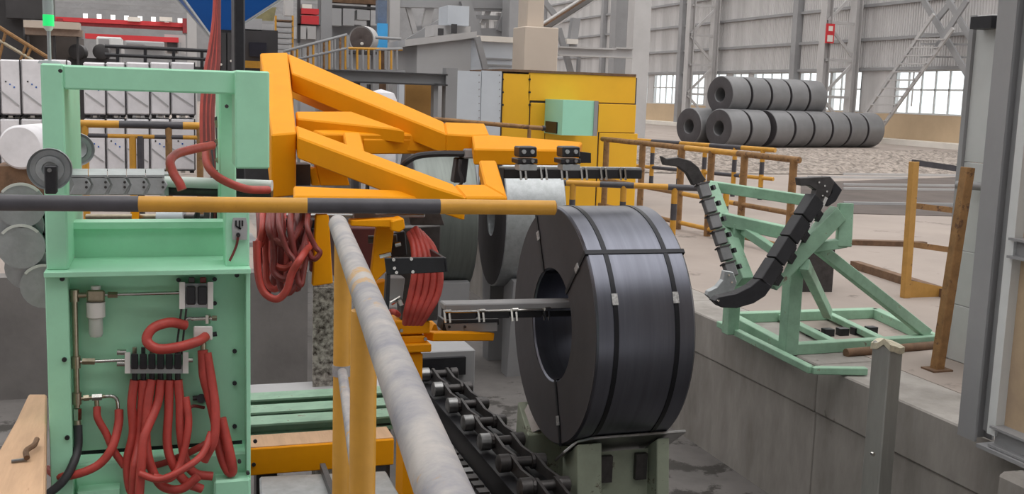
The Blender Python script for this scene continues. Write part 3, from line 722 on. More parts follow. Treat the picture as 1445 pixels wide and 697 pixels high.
# lower strap chute reaching into the coil bore
lc_ = thing('lower_strap_chute', 'chrome clipped strap chute reaching through the bore of the strapped coil', 'strap chute', gy(660, 470, CY_))
def k(px, py, dy=0): return gy(px, py, CY_+dy)
L0, L1 = k(624, 438), k(808, 434); dv2 = L1-L0
MB().beam(L0+Vector((0, .0, .035)), L1+Vector((0, 0, .035)), .16, .05).build('chute_cover', GREYS, lc_, bevel=.008)
for i in range(4):
    a = L0+dv2*(i/4+.006); b = L0+dv2*((i+1)/4-.006)
    MB().beam(a+Vector((0, 0, -.02)), b+Vector((0, 0, -.02)), .11, .075).build('chute_segment', BLACKM, lc_, bevel=.006)
    MB().tube(a+Vector((0, -.07, .005)), b+Vector((0, -.07, .005)), .013, 10).build('chute_bar', CHROME, lc_, True)
    for o in (.0, .035):
        MB().beam(a+Vector((o, -.078, -.075)), a+Vector((o-.012, -.078, .02)), .012, .014).build('clip', CHROME, lc_)
    p = a+Vector((.015, -.085, .012)); MB().tube(p-Vector((.022, 0, 0)), p+Vector((.022, 0, 0)), .016, 10).build('clip_bolt', CHROME, lc_, True)
MB().prism([k(626, 452), k(704, 450), k(704, 458), k(630, 470), k(624, 466)], (0, .16, 0)).build('chute_bracket', BLACKM, lc_)
MB().prism([k(628, 457, -.02), k(702, 455, -.02), k(702, 468, -.02), k(632, 470, -.02)], (0, .16, 0)).build('mount_plate', GREYS, lc_, bevel=.004)
for px in (634, 656): p = k(px, 461, -.02); MB().tube(p, p-Vector((0, .01, 0)), .01, 8).build('bolt', BLACKM, lc_)
MB().prism([k(616, 458, .0), k(620, 472, .0), k(690, 470, .0), k(690, 478, .0), k(604, 479, .0), k(612, 458, .0)], (0, .15, 0)).build('chute_beam', ORANGE, lc_)

# yellow stand carrying the lower chute
ys_ = thing('yellow_stand', 'yellow stepped machine stand behind the side handrail, carrying the lower chute', 'machine stand', gy(590, 560, 6.8)*1.0)
ysd = 6.9
def yk(px, py, dy=0): return gy(px, py, ysd+dy)
MB().prism([yk(556, 453), yk(607, 453), yk(607, 471), yk(556, 473)], (0, .3, 0)).build('top_plate', ORANGE, ys_, bevel=.01)
MB().prism([yk(560, 475), yk(600, 474), yk(604, 484), yk(562, 486)], (0, .3, 0)).build('step_plate', ORANGE, ys_, bevel=.008)
MB().prism([yk(556, 487, -.04), yk(609, 485, -.04), yk(609, 497, -.04), yk(556, 499, -.04)], (0, .36, 0)).build('flange', ORANGE, ys_, bevel=.008)
b0 = yk(572, 500); b1 = yk(597, 500)
MB().box(b0.x, b1.x, ysd, ysd+.25, PITZ, b0.z).build('column', ORANGE, ys_, bevel=.01)
p0, p1 = yk(604, 474, .1), gy(690, 474, CY_+.05)
MB().beam(p0, p1, .10, .06).build('outrigger', ORANGE, ys_, bevel=.006)
for px, py in ((566, 466), (600, 478)):
    p = yk(px, py); MB().tube(p, p-Vector((0, .012, 0)), .012, 8).build('bolt', STEEL, ys_)

# strapping head below the arm
sh = thing('strapping_unit', 'cluttered yellow strapping head carriage hanging below the arm', 'strapping head', at(510, 400, 6.4))
def hq(px, py, d=6.4): return at(px, py, d)
def hpl(name, pts, d, th, m, bevel=.006): return MB().prism([hq(*p, d) for p in pts], (0, th, 0)).build(name, m, sh, bevel=bevel)
hpl('side_plate', [(446, 303), (464, 303), (470, 400), (441, 404)], 6.3, .06, ORANGE)
hpl('side_plate', [(532, 318), (557, 318), (550, 378), (528, 400), (524, 386)], 6.5, .06, ORANGE)
hpl('cross_plate', [(495, 311), (570, 308), (570, 322), (495, 319)], 6.35, .10, ORANGE)
hpl('end_block', [(553, 312), (570, 308), (572, 322), (564, 328), (553, 326)], 6.3, .15, ORANGE)
hpl('guide_bar', [(405, 302), (600, 302), (600, 307), (405, 307)], 6.5, .06, GALV)
hpl('guide_bar', [(404, 309), (450, 309), (450, 322), (404, 322)], 6.6, .2, BLACKM)
hpl('cylinder_block', [(500, 296), (530, 296), (530, 310), (500, 310)], 6.45, .15, GREYS)
hpl('cylinder_block', [(576, 300), (622, 300), (628, 318), (580, 318)], 6.9, .2, DSTEEL)
hpl('head_body', [(470, 322), (532, 322), (526, 390), (476, 396)], 7.0, .2, mat('dark_red_guard', (92, 38, 36), .6))
hpl('head_body', [(560, 322), (622, 318), (618, 452), (566, 456)], 7.2, .12, DSTEEL)
hpl('head_body', [(404, 322), (446, 322), (444, 362), (410, 356)], 7.0, .2, BLACKM)
hpl('valve_pack', [(545, 330), (572, 326), (575, 360), (540, 366)], 6.7, .12, BLACKM)
hpl('valve_pack', [(548, 392), (572, 392), (568, 424), (546, 424)], 6.6, .1, GREYS)
hpl('lower_post', [(530, 400), (546, 396), (552, 470), (538, 470)], 6.6, .1, ORANGE)
for a, b in (((536, 362), (552, 358)), ((558, 346), (566, 344)), ((552, 428), (566, 420)), ((562, 420), (567, 431))):
    MB().tube(hq(*a, 6.35), hq(*b, 6.35), .014, 8).build('fitting', CHROME, sh, True)
MB().tube(hq(520, 338, 6.6), hq(560, 336, 6.6), .025, 10).build('fitting', DSTEEL, sh, True)
# black bracket holding the hoses
bk = thing('hose_bracket', 'black flat steel bracket clasping the red hoses beside the pale handrail', 'bracket', hq(590, 385, 6.2))
MB().prism([hq(543, 364, 6.1), hq(628, 363, 6.1), hq(631, 384, 6.1), hq(546, 388, 6.1)], (0, .02, 0)).build('front_strip', BLACKM, bk, bevel=.003)
MB().prism([hq(546, 388, 6.1), hq(551, 388, 6.1), hq(549, 438, 6.1), hq(543, 436, 6.1)], (0, .05, 0)).build('side_strip', BLACKM, bk)
MB().prism([hq(626, 364, 6.1), hq(630, 364, 6.1), hq(632, 384, 6.1), hq(628, 384, 6.1)], (0, .35, 0)).build('side_strip', BLACKM, bk)
for px, py in ((555, 366), (580, 365), (559, 384), (582, 383), (556, 378)):
    p = hq(px, py, 6.1); MB().tube(p, p-Vector((0, .012, 0)), .010, 8).build('bolt', CHROME, bk)
HB = 'red hoses clasped by the black bracket'
for i, dx in enumerate((0, 9, 18, 27, 36)):
    P = [hq(578+dx*.45, 322+abs(dx-18)*.4, 6.55), hq(584+dx*.75, 350, 6.45), hq(585+dx, 385, 6.4), hq(580+dx*1.05, 415, 6.4), hq(574+dx*.85, 440, 6.4), hq(572+dx*.6, 456, 6.5)]
    tag(MB().path(P, .021, 10, 5).build('red_hose', HOSE if i % 2 else HOSE, None, True), 'bright red hose threaded through the black bracket, %s from left' % ordn[i], 'hose', HB)
tag(MB().path([hq(548, 441, 6.35), hq(556, 440, 6.3), hq(562, 444, 6.4)], .018, 8).build('red_hose', HOSE, None, True), 'short red hose stub below the bracket, next to the handrail', 'hose')
# hose tangle left of the head
HT = 'tangle of dark red hoses under the striped rail'
tang = 'dark red hose in the tangle between green cabinet and handrail'
for i in range(22):
    x0 = 358+random.random()*85; dpt = 6.1+random.random()*.7; bot = 335+random.random()*72; x1 = x0+random.uniform(-10, 25); x2 = min(448, x1+random.uniform(0, 40))
    if x2 > 440: x2 = 425+random.random()*18
    P = [at(x0, 292, dpt+.2), at(x0+random.uniform(-4, 4), 320, dpt), at((x0+x1)/2, (320+bot)/2+8, dpt), at(x1, bot, dpt), at((x1+x2)/2, bot+random.uniform(2, 16), dpt), at(x2, bot-16, dpt+.1), at(x2+6, bot-45, dpt+.25)]
    tag(MB().path(P, random.uniform(.016, .022), 9, 5).build('red_hose', HOSED if i % 3 else HOSE, None, True), tang, 'hose', HT)
tag(MB().path([at(362, 340, 6.1), at(364, 385, 6.1), at(372, 412, 6.1), at(390, 422, 6.1), at(404, 410, 6.1), at(412, 385, 6.1), at(424, 365, 6.1), at(438, 345, 6.3)], .022, 10, 6).build('red_hose', HOSE, None, True), 'bright red hose sagging lowest of the tangle beside the green cabinet', 'hose')

# hoses running up and down through the green frame
HV = 'dark red hoses dropping through the green frame'
for i in range(8):
    a = 296+i*3.2
    P = [at(306+i*.35, -60, 6.2), at(303.5+i*.6, 20, 6.15), at(297+i*1.5, 70, 6.12), at(292+i*2.1, 95, 6.1), at(286+i*1.9, 150, 6.05), at(286+i*2.0, 210, 6.0)]
    tag(MB().path(P, .016, 8, 5).build('red_hose', HOSED if i % 3 else HOSE, None, True), 'long red hose dropping from above behind the green top beam', 'hose', HV)
for i in range(6):
    a = 298+i*4.2
    P = [at(292+i*3, 200, 6.0), at(300+i*2, 250, 5.95), at(300+i*4, 300, 5.9), at(297+i*4.5, 340, 5.85), at(296+i*4.6, 374, 5.8)]
    tag(MB().path(P, .011, 8, 4).build('thin_hose', HOSED if i % 2 else RUBB, None, True), 'thin dark hose running down behind the cabinet shelf', 'hose', 'thin hoses behind the cabinet shelf')
for a, b in (((279, 296), (246, 368)), ((280, 300), (271, 368))):
    tag(MB().path([at(*a, 5.6), at((a[0]+b[0])/2+3, 330, 5.6), at(*b, 5.6)], .008, 8, 4).build('thin_hose', RUBB, None, True), 'very thin black tube slanting down to the cabinet shelf, %s one' % ('more slanted' if b[0] < 260 else 'more upright'), 'hose', 'slanting black tubes')
tag(MB().path([at(300, 205, 5.5), at(275, 210, 5.35), at(250, 217, 5.2), at(240, 228, 5.1), at(245, 245, 5.05), at(253, 258, 5.03), at(257, 268, 5.03)], .022, 10, 6).build('red_hose', HOSE, None, True), 'thick red hose bending left inside the green arch', 'hose')
tag(MB().path([at(291, 205, 5.65), at(292, 230, 5.55), at(304, 247, 5.5), at(325, 259, 5.5), at(350, 267, 5.55), at(378, 268, 5.7)], .022, 10, 6).build('red_hose', HOSE, None, True), 'thick red hose sweeping right inside the green arch', 'hose')
fc = thing('fitting_cluster', 'cluster of chrome and brass fittings beside the right green post', 'fittings', at(313, 225, 5.75))
for i in range(7):
    px = 305+(i % 3)*5; py = 170+i*9
    MB().tube(at(px, py, 5.7), at(px+random.uniform(2, 9), py+random.uniform(-4, 12), 5.7), .011, 8).build('fitting', (BRASS, CHROME, DSTEEL)[i % 3], fc, True)
MB().beam(at(309, 165, 5.75), at(314, 240, 5.75), .04, .03).build('manifold_bar', DSTEEL, fc)
MB().beam(at(309, 240, 5.75), at(313, 262, 5.75), .05, .03).build('manifold_bar', RUST, fc)

# ------------------------------------------------------------------ steel cable carrier at the left
ec = thing('cable_carrier', 'galvanized steel cable carrier chain looping round behind the green frame', 'cable carrier', at(60, 430, 5.2))
EY = 4.98
def e_(px, py, dy=0): return gy(px, py, EY+dy)
c = e_(70, 239, -.1); rr = (e_(102, 239, -.1)-c).length
MB().lathe(c, (0, 1, 0), [(0, .02), (rr*.32, .02), (rr*.36, 0), (rr*.62, .0), (rr*.66, .022), (rr*.9, .022), (rr, -.005), (rr, .03), (rr*.9, .05), (0, .05)], 40).build('end_disc', GALV, ec, True)
c2 = e_(109, 211, 1.9); 
MB().lathe(c2, (0, 1, 0), [(0, .02), (rr*.6, .0), (rr*.66, .022), (rr*.9, .022), (rr*1.1, -.005), (rr*1.1, .03), (0, .05)], 40).build('end_disc', GALV, ec, True)
MB().prism([e_(62, 234, -.2), e_(80, 234, -.2), e_(80, 274, -.2), e_(63, 274, -.2)], (0, .06, 0)).build('end_bracket', BLACKM, ec, bevel=.005)
p = e_(70, 240, -.2); MB().tube(p, p-Vector((0, .012, 0)), .009, 8).build('bolt', STEEL, ec)
for i in range(5):
    x0 = 98+i*27; x1 = x0+27
    y0 = 249
    MB().prism([e_(x0, y0), e_(x1-4, y0), e_(x1+4, y0+12), e_(x1-4, 275), e_(x0, 275), e_(x0+6, y0+12)], (0, .02, 0)).build('chain_link', GALV, ec, bevel=.003)
    MB().prism([e_(x0, 238, .18), e_(x1-1, 238, .18), e_(x1-1, 247, .0), e_(x0, 247, .0)], (0, 0, -.012)).build('link_cover', GALV, ec)
    for py in (257, 264): p = e_(x0+24, py); MB().tube(p, p-Vector((0, .006, 0)), .006, 8).build('rivet', DSTEEL, ec)
MB().prism([e_(98, 249, .17), e_(232, 249, .17), e_(232, 275, .17), e_(98, 275, .17)], (0, .02, 0)).build('chain_side', GALV, ec)
# lower strand curving down
_o = Vector((0, 1, 0)).orthogonal().normalized(); _b = Vector((0, 1, 0)).cross(_o); _t = math.atan2(_b.z, _o.z); LA, LB = _t-.9, _t+.9   # upper rim
arc = [(30, 290), (28, 318), (30, 348), (40, 378), (62, 404)]
for i, (px, py) in enumerate(arc):
    rr2 = .105; c = e_(px, py, .42+.05*(i % 2)); 
    MB().lathe(c, (0, 1, 0), [(0, 0), (rr2, 0), (rr2, .02), (0, .02)], 24).build('chain_link', GALV, ec, True)
    MB().lathe(c, (0, 1, 0), [(rr2*.9, -.006), (rr2*1.02, -.006), (rr2*1.02, .0), (rr2*.9, .0)], 24, True, LA, LB).build('link_edge', WHITEB, ec)
arc2 = [(58, 296), (52, 318), (50, 342), (54, 362)]
for i, (px, py) in enumerate(arc2):
    c = e_(px, py, .62); MB().lathe(c, (0, 1, 0), [(0, 0), (.062, 0), (.062, .02), (0, .02)], 20).build('chain_link', DSTEEL, ec, True)
cp = thing('conduit_pair', 'pair of grey steel conduits leading to the yellow arm under the red hoses', 'conduit', at(300, 275, 5.9))
MB().tube(at(228, 256, 5.75), at(384, 262, 5.75), .030, 14).build('conduit', WINF, cp, True); MB().tube(at(228, 268, 5.8), at(384, 272, 5.8), .030, 14).build('conduit', DSTEEL, cp, True)
MB().prism([at(226, 246, 5.75), at(238, 246, 5.75), at(238, 276, 5.75), at(226, 276, 5.75)], (0, .2, 0)).build('clamp', GREYS, cp)
cy_ = thing('air_cylinder', 'pale air cylinder with rod lying behind the green cabinet', 'cylinder', at(240, 312, 6.6))
MB().tube(at(223, 306, 6.5), at(260, 306, 6.5), .045, 16).build('barrel', SHEET, cy_, True); MB().tube(at(122, 306, 6.5), at(223, 306, 6.5), .018, 12).build('rod', BRASS, cy_, True); MB().tube(at(260, 306, 6.5), at(292, 306, 6.5), .016, 12).build('rod', DSTEEL, cy_, True)
MB().prism([at(186, 296, 6.45), at(196, 296, 6.45), at(196, 312, 6.45), at(186, 312, 6.45)], (0, .1, 0)).build('clevis', ORANGE, cy_)
MB().prism([at(288, 294, 6.45), at(296, 294, 6.45), at(296, 314, 6.45), at(288, 314, 6.45)], (0, .1, 0)).build('clevis', DSTEEL, cy_)

# ------------------------------------------------------------------ bottom: yellow beam, green rails, rusty post
yb_ = thing('floor_beam', 'yellow steel box beam lying low between the green cabinet and the posts', 'beam', gy(450, 690, 6.3))
B0 = gy(352, 640, 6.1); B1 = gy(556, 632, 6.1)
MB().box(B0.x, B1.x, 6.1, 6.32, gy(450, 664, 6.1).z, gy(450, 627, 6.1).z).build('beam_body', ORANGE, yb_, bevel=.006)
zt = gy(450, 627, 6.1).z
MB().box(B0.x, B1.x, 6.12, 6.34, zt-.03, zt+.004).build('top_board', WOOD, yb_)
for px in (358, 360):
    p = gy(px, 655 if px == 358 else 622, 6.1); MB().tube(p, p-Vector((0, .012, 0)), .012, 8).build('bolt', BLACKM, yb_)
for x in (B0.x+.1, B1.x-.1): MB().box(x-.06, x+.06, 6.12, 6.3, PITZ, gy(450, 664, 6.1).z).build('beam_foot', DSTEEL, yb_)
bs = thing('floor_plate', 'worn grey steel base plate on the pit floor under the yellow beam', 'base plate', gy(420, 690, 5.9))
zq = .0
MB().prism([gz(366, 672, zq), gz(545, 664, zq), gz(600, 760, zq), gz(372, 780, zq)], (0, 0, -.08)).build('plate', GALV, bs, bevel=.01)
a = gz(470, 690, zq); b = gz(400, 720, zq); 
MB().box(a.x-.5, a.x+.2, a.y-.1, a.y+.1, PITZ, zq-.08).build('pedestal', DSTEEL, bs)
MB().beam(gz(455, 664, zq)+Vector((0, 0, .02)), gz(480, 730, zq)+Vector((0, 0, .02)), .03, .05).build('rib', DSTEEL, bs)
gb = thing('floor_rail', 'worn mint green channel rails on the pit floor behind the yellow beam', 'rails', gy(420, 600, 7.6))
for i, (t0, t1) in enumerate(((558, 573), (577, 590), (594, 606))):
    Yv = 8.3-i*.35; zt = gy(400, t0, Yv).z; zl_ = gy(400, t1, Yv).z
    MB().ibeam((gy(300, 580, Yv).x, Yv, (zt+zl_)/2), (gy(570, 580, Yv).x, Yv, (zt+zl_)/2), .2, max(.1, zt-zl_), .015).build('channel', MINTD, gb)
    for px in (330, 540): q = gy(px, 600, Yv); MB().box(q.x-.05, q.x+.05, Yv-.05, Yv+.05, PITZ, zl_).build('channel_foot', DSTEEL, gb)
zt = gy(400, 552, 8.7).z
MB().box(gy(300, 560, 8.7).x, gy(565, 560, 8.7).x, 8.6, 8.95, zt-.04, zt).build('top_strip', SHED, gb)
for px in (330, 540): q = gy(px, 600, 8.8); MB().box(q.x-.05, q.x+.05, 8.75, 8.85, PITZ, zt-.04).build('channel_foot', DSTEEL, gb)
# flaking post
MOT = mat('flaking_rusted_paint', (186, 180, 172), .8, rgb2=(62, 54, 48), scale=26, bump=.3)
fp = thing('flaking_post', 'rusted post with flaking pale paint behind the yellow handrail post', 'post', gy(453, 560, 8.9))
a = gy(443, 400, 8.9); b = gy(470, 400, 8.9)
MB().ibeam(((a.x+b.x)/2, 8.9, PITZ), ((a.x+b.x)/2, 8.9, gy(453, 396, 8.9).z), b.x-a.x, .16, .02, (0, 1, 0)).build('post_body', MOT, fp)
MB().box(a.x-.02, b.x+.02, 8.78, 8.80, gy(453, 545, 8.9).z, gy(453, 402, 8.9).z).build('post_face', MOT, fp)

# ------------------------------------------------------------------ open strap chute on the green stand at right
rs = thing('chute_stand', 'mint green welded stand bolted to the floor at the pit edge', 'machine stand', (5.9, 8.7, 0))
f0, f1, f2, f3 = gz(1112, 500), gz(1318, 487), gz(1235, 448), gz(1030, 455)
def gbm(name, p, q, w=.10, h=.10, m=MINTD): return MB().beam(p, q, w, h).build(name, m, rs, bevel=.006)
up = Vector((0, 0, .05))
gbm('base_beam', f0+up, f1+up); gbm('base_beam', f3+up, gz(1235, 448)+up); gbm('base_beam', f0+up, f3+up); gbm('base_beam', f1+up, f2+up)
for t in (.33, .66): gbm('base_tie', f0.lerp(f1, t)+up, f3.lerp(f2, t)+up, .08, .06)
o0, o1, o2 = gz(1030, 470, -.0), gz(1160, 528), gz(1222, 530)
gbm('outer_beam', gz(1028, 462)+up*.8-Vector((.10, 0, 0)), o1+up*.8-Vector((.10, 0, 0)), .07, .06); gbm('outer_beam', o1+up*.8-Vector((.1, 0, 0)), o2+up*.8, .07, .06)
pT = Vector((f0.x+.03, f0.y+.03, gy(1110, 370, f0.y).z))
MB().box(f0.x-.06, f0.x+.07, f0.y-.05, f0.y+.08, .0, pT.z).build('front_post', MINTD, rs, bevel=.006)
pU = at(1182, 400, 9.3)
gbm('brace', at(1155, 350, 9.2), f1+Vector((-.05, .05, .1)), .08, .10)
gbm('brace', at(1135, 373, 9.0), f0.lerp(f1, .5).lerp(f3.lerp(f2, .62), .85)+Vector((0, 0, .1)), .08, .10)
# inclined bed under the right chute arm, and its head post
gbm('inclined_bed', at(1183, 300, 9.1), at(1085, 400, 8.95), .10, .15)
gbm('head_post', at(1193, 287, 9.15), at(1190, 348, 9.15), .12, .12)
gbm('head_tie', at(1193, 342, 9.15), at(1140, 350, 9.15), .1, .08)
gbm('top_tie', at(1000, 262, 10.4), at(1140, 283, 10.0), .1, .1)
gbm('mid_tie', at(1020, 309, 10.0), at(1125, 332, 9.6), .1, .12)
gbm('mid_post', at(1040, 315, 9.95), Vector((at(1040, 315, 9.95).x, at(1040, 315, 9.95).y, .02)), .12, .12)
gbm('mid_brace', at(1050, 325, 9.9), at(1105, 362, 9.4), .07, .08)
gbm('left_bed', at(1000, 262, 10.3), at(1052, 398, 9.7), .12, .14)
for i in range(5):
    q = f0.lerp(f1, .35+.1*i).lerp(f3.lerp(f2, .35+.1*i), .45)
    MB().box(q.x-.05, q.x+.05, q.y-.04, q.y+.04, 0.0, .07).build('anchor', BLACKM, rs)
MB().tube(f0.lerp(f1, .3)-Vector((0, .18, -.03)), f0.lerp(f1, 1.08)-Vector((0, .1, -.03)), .04, 12).build('conduit', RUST, rs, True)
MB().prism([gz(1130, 412), gz(1174, 412), gz(1174, 412)+Vector((0, 0, .55)), gz(1130, 412)+Vector((0, 0, .55))], (0, .4, 0)).build('control_box', DSTEEL, rs)

oc = thing('open_strap_chute', 'open V-shaped black strap chute with curved ends on the green stand', 'strap chute', at(1030, 420, 9.2))
dl, dr = 9.55, 8.75
N = 6
la, lb = at(990, 258, 9.75), at(1034, 392, dl)
for i in range(N):
    a = la.lerp(lb, i/N+.008); b = la.lerp(lb, (i+1)/N-.012)
    MB().beam(a, b, .10, .075, (0, 1, .2)).build('chute_segment', mat('grey_chute', (122, 122, 124), .5, .4), oc, bevel=.006)
    MB().beam(a, a.lerp(b, .1), .125, .09, (0, 1, .2)).build('clip', DSTEEL, oc)
    MB().beam(a.lerp(b, .4)+Vector((.10, .02, .03)), a.lerp(b, .7)+Vector((.10, .02, .03)), .035, .035).build('latch', BLACKM, oc)
def plate(name, pts, d, th, m): return MB().prism([at(*p, d) for p in pts], (0, th, 0)).build(name, m, oc, bevel=.005)
plate('curved_end', [(934, 220), (941, 224), (958, 222), (975, 227), (986, 236), (992, 247), (997, 254), (979, 262), (970, 245), (957, 235), (938, 233)], 9.75, .06, DSTEEL)
plate('curved_corner', [(1023, 382), (1035, 384), (1040, 398), (1036, 410), (1022, 414), (1006, 424), (998, 417), (1000, 411), (1012, 405), (1020, 395)], 9.3, .06, GALV)
ra, rb = at(1150, 279, dr+.2), at(1074, 400, dr)
for i in range(4):
    a = ra.lerp(rb, i/4+.004); b = ra.lerp(rb, (i+1)/4-.006)
    MB().beam(a, b, .13, .12, (0, 1, .1)).build('chute_segment', BLACKM, oc, bevel=.006)
    for t in (.35, .7): MB().beam(a.lerp(b, t)+Vector((.09, -.02, -.02)), a.lerp(b, t)+Vector((.13, -.02, .07)), .03, .03).build('clip', CHROME if t < .5 else BLACKM, oc)
    MB().beam(a.lerp(b, .5)+Vector((.12, .05, -.02)), a.lerp(b, .9)+Vector((.12, .05, -.02)), .08, .1).build('latch', BLACKM, oc)
plate('curved_corner', [(1008, 425), (1015, 419), (1040, 414), (1060, 404), (1074, 392), (1090, 404), (1080, 418), (1064, 428), (1040, 435), (1018, 434)], dr-.05, .10, BLACKM)
plate('curved_end', [(1128, 251), (1172, 249), (1178, 258), (1172, 276), (1160, 288), (1146, 288), (1152, 268), (1142, 262), (1129, 262)], dr+.2, .07, DSTEEL)
plate('end_housing', [(1172, 249), (1189, 268), (1180, 284), (1168, 292), (1162, 288), (1174, 272)], dr+.22, .14, BLACKM)
for px, py in ((1155, 257), (1163, 262), (1166, 270), (1160, 276), (1013, 424), (1028, 388), (1032, 398)):
    dd = (dr+.2 if px > 1100 else (dr-.05 if px < 1020 else 9.3)); p = at(px, py, dd); MB().tube(p, p-Vector((0, .012, 0)), .009, 8).build('bolt', CHROME, oc)

# ------------------------------------------------------------------ gate rail, cut post, cabin at right
q0 = gz(1277, 420); Yg = q0.y
gt = thing('safety_gate', 'rusty yellow three-bar safety gate standing left of the cabin', 'gate', q0)
def gg(px, py): return gy(px, py, Yg)
MB().beam(q0, gg(1290, 228), .085, .085, (0, 1, 0)).build('gate_post', TANY, gt, bevel=.005)
xe = gg(1400, 300).x
MB().beam((xe, Yg, 0), (xe, Yg, gg(1400, 244).z), .085, .085, (0, 1, 0)).build('gate_post', RUSTY, gt, bevel=.005)
for (a, b), m in (((229, 245), BLK), ((290, 303), RUSTY), ((345, 361), RUSTY)):
    MB().beam(gg(1288, a), gg(1400, b), .05, .065).build('gate_bar', m, gt)
MB().beam(gg(1280, 407), gg(1395, 430), .02, .20).build('toe_board', TANY, gt)
lp = thing('leaning_post', 'rusty brown steel post leaning beside the pale cabin panel', 'post', gz(1322, 522))
MB().beam(gz(1322, 522), gy(1366, 236, gz(1322, 522).y), .085, .085, (0, 1, 0)).build('post_body', RUSTY, lp, bevel=.005)
q = gz(1322, 522); MB().box(q.x-.1, q.x+.1, q.y-.08, q.y+.08, 0, .015).build('foot_plate', RUST, lp)

cp_ = thing('cut_post', 'cut-off steel box post with a torn top standing in the pit', 'post', at(1225, 700, 7.2))
dp = 6.9
bt = [(1229, 480), (1252, 478), (1275, 494), (1252, 500)]
top = [at(1231, 480, dp+.08), at(1256, 487, dp-.06), at(1275, 493, dp+.02), at(1250, 479, dp+.16)]
bot0 = at(1212, 697, dp-.3)
dirp = Vector((-.02, -.03, -1)).normalized(); sh_ = [(p-top[0]) for p in top]
L = (top[0].z-PITZ)/-dirp.z
MB().hexa([top[0]+dirp*L, top[1]+dirp*L, top[2]+dirp*L, top[3]+dirp*L, top[0], top[1]-Vector((0, 0, .02)), top[2]-Vector((0, 0, .01)), top[3]]).build('post_body', mat('post_grey', (150, 150, 146), .5, .3, var=.25, scale=3, stretch=(2, 2, .4)), cp_, bevel=.008)
cc0 = (top[0]+top[1]+top[2]+top[3])/4
mb = MB(); n = 12; vs = [cc0+Vector((0, 0, .02))]
for i in range(n):
    t = i/n*4; k0 = int(t); p = top[k0].lerp(top[(k0+1) % 4], t-k0); vs.append(p+(cc0-p)*-.08+Vector((0, 0, random.uniform(-.02, .035))))
mb.add(vs+[x_-Vector((0, 0, .04)) for x_ in vs], [(0, i+1, (i+1) % n+1) for i in range(n)]+[(i+1, i+1+n+1, (i+1) % n+1+n+1, (i+1) % n+1) for i in range(n)]+[(n+1, (i+1) % n+n+2, i+n+2) for i in range(n)]).build('torn_edge', mat('torn_bright_metal', (214, 206, 182), .5, .2, var=.3, scale=20), cp_)
p = at(1230, 640, dp-.25); MB().tube(p, p-Vector((0, .02, 0)), .012, 8).build('bolt', CHROME, cp_)

XC = 5.16
pb = gz(1378, 622, 0); yc = gx(1378, 600, XC).y
cb = thing('control_cabin', 'grey steel framed cabin front with dusty tan panes at the right edge', 'cabin', (XC, 4.4, 0))
ZT = 3.3
MB().ibeam((XC, yc, 0.02), (XC, yc, ZT), .16, .16, .018, (1, 0, 0)).build('corner_post', GREYS, cb)
MB().box(XC-.05, XC+.02, yc-.22, yc-.15, .10, ZT).build('door_edge', WINF, cb)
MB().box(XC-.02, XC+.03, yc-.15, yc-.08, .10, ZT).build('door_filler', GREYS, cb)
yn = 2.6
for z, h in ((.10, .14), (1.34, .13), (ZT-.06, .12)): MB().ibeam((XC-.02, yc-.2, z), (XC-.02, yn, z), .12, h, .016).build('transom', GREYS, cb)
MB().box(XC+.02, XC+.035, yn, yc-.22, .17, 1.275).build('pane', WAXED, cb); MB().box(XC+.02, XC+.035, yn, yc-.22, 1.405, 2.35).build('pane', WAXED, cb); MB().box(XC+.02, XC+.035, yn, yc-.22, 2.42, ZT-.1).build('pane', WAXED, cb)
MB().box(XC-.03, XC+.03, yn, yc-.2, 2.34, 2.43).build('transom', GREYS, cb)
MB().box(XC-.10, XC+.12, yn, yc-.12, .0, .025).build('sill', GREYS, cb)
pp = thing('partition_panel', 'pale blue grey sheet partition behind the leaning rusty post', 'partition', (6.62, 6.7, 0))
ya_, yb_2 = gx(1334, 510, 6.6).y, gx(1372, 528, 6.6).y
ZP = gx(1400, 20, 6.6).z
for z0, z1 in ((0.0, .50), (.50, .98), (.98, 1.75), (1.75, ZP)):
    MB().box(6.6, 6.64, yb_2-.9, ya_, z0+.003, z1-.003).build('sheet', mat('pale_partition', (196, 198, 198), .5, .1, var=.1, scale=1.5), pp, bevel=.004)
MB().box(6.57, 6.67, ya_, ya_+.05, 0, ZP).build('edge_post', GREYS, pp); MB().box(6.54, 6.60, yb_2-.15, yb_2-.05, 0, ZP).build('edge_post', GREYS, pp)
q = gx(1375, 262, 6.55); MB().tube(q-Vector((.1, -.1, 0)), q+Vector((.1, -.35, 0)), .035, 12).build('latch_bar', GREYS, pp, True)
q = gx(1392, 30, 6.5); MB().box(6.46, 6.6, q.y-.1, q.y+.14, q.z-.06, q.z+.04).build('bracket', BLACKM, pp)

# ------------------------------------------------------------------ bars lying on the far floor
for i, (y0, x0, x1) in enumerate(((243, 1128, 1290), (251, 1140, 1292), (262, 1190, 1360), (268, 1190, 1360), (247, 1190, 1362), (289, 1190, 1350))):
    a = gz(x0, y0); b = gz(x1, y0+ (x1-x0)*.012)
    tag(MB().beam(a+Vector((0, 0, .035)), b+Vector((0, 0, .035)), .06, .07).build('steel_bar', LGREYS if i < 5 else SHED, None), ('pale steel bar on the hall floor right behind the black chute head', 'pale steel bar on the floor just below the gravel, short and nearer', 'pale steel bar on the floor left of the safety gate, lower of two', 'pale steel bar on the floor left of the safety gate, lowest of the close pair', 'pale steel bar nearest the gravel edge, running behind the safety gate', 'dull steel bar lying furthest from the gravel behind the safety gate')[i], 'steel bar', 'pale bars on the hall floor')
tag(MB().beam(gz(1205, 378)+Vector((0, 0, .05)), gz(1360, 428)+Vector((0, 0, .05)), .12, .1).build('steel_channel', RUST, None), 'rusty steel channel lying on the floor behind the safety gate', 'steel channel')
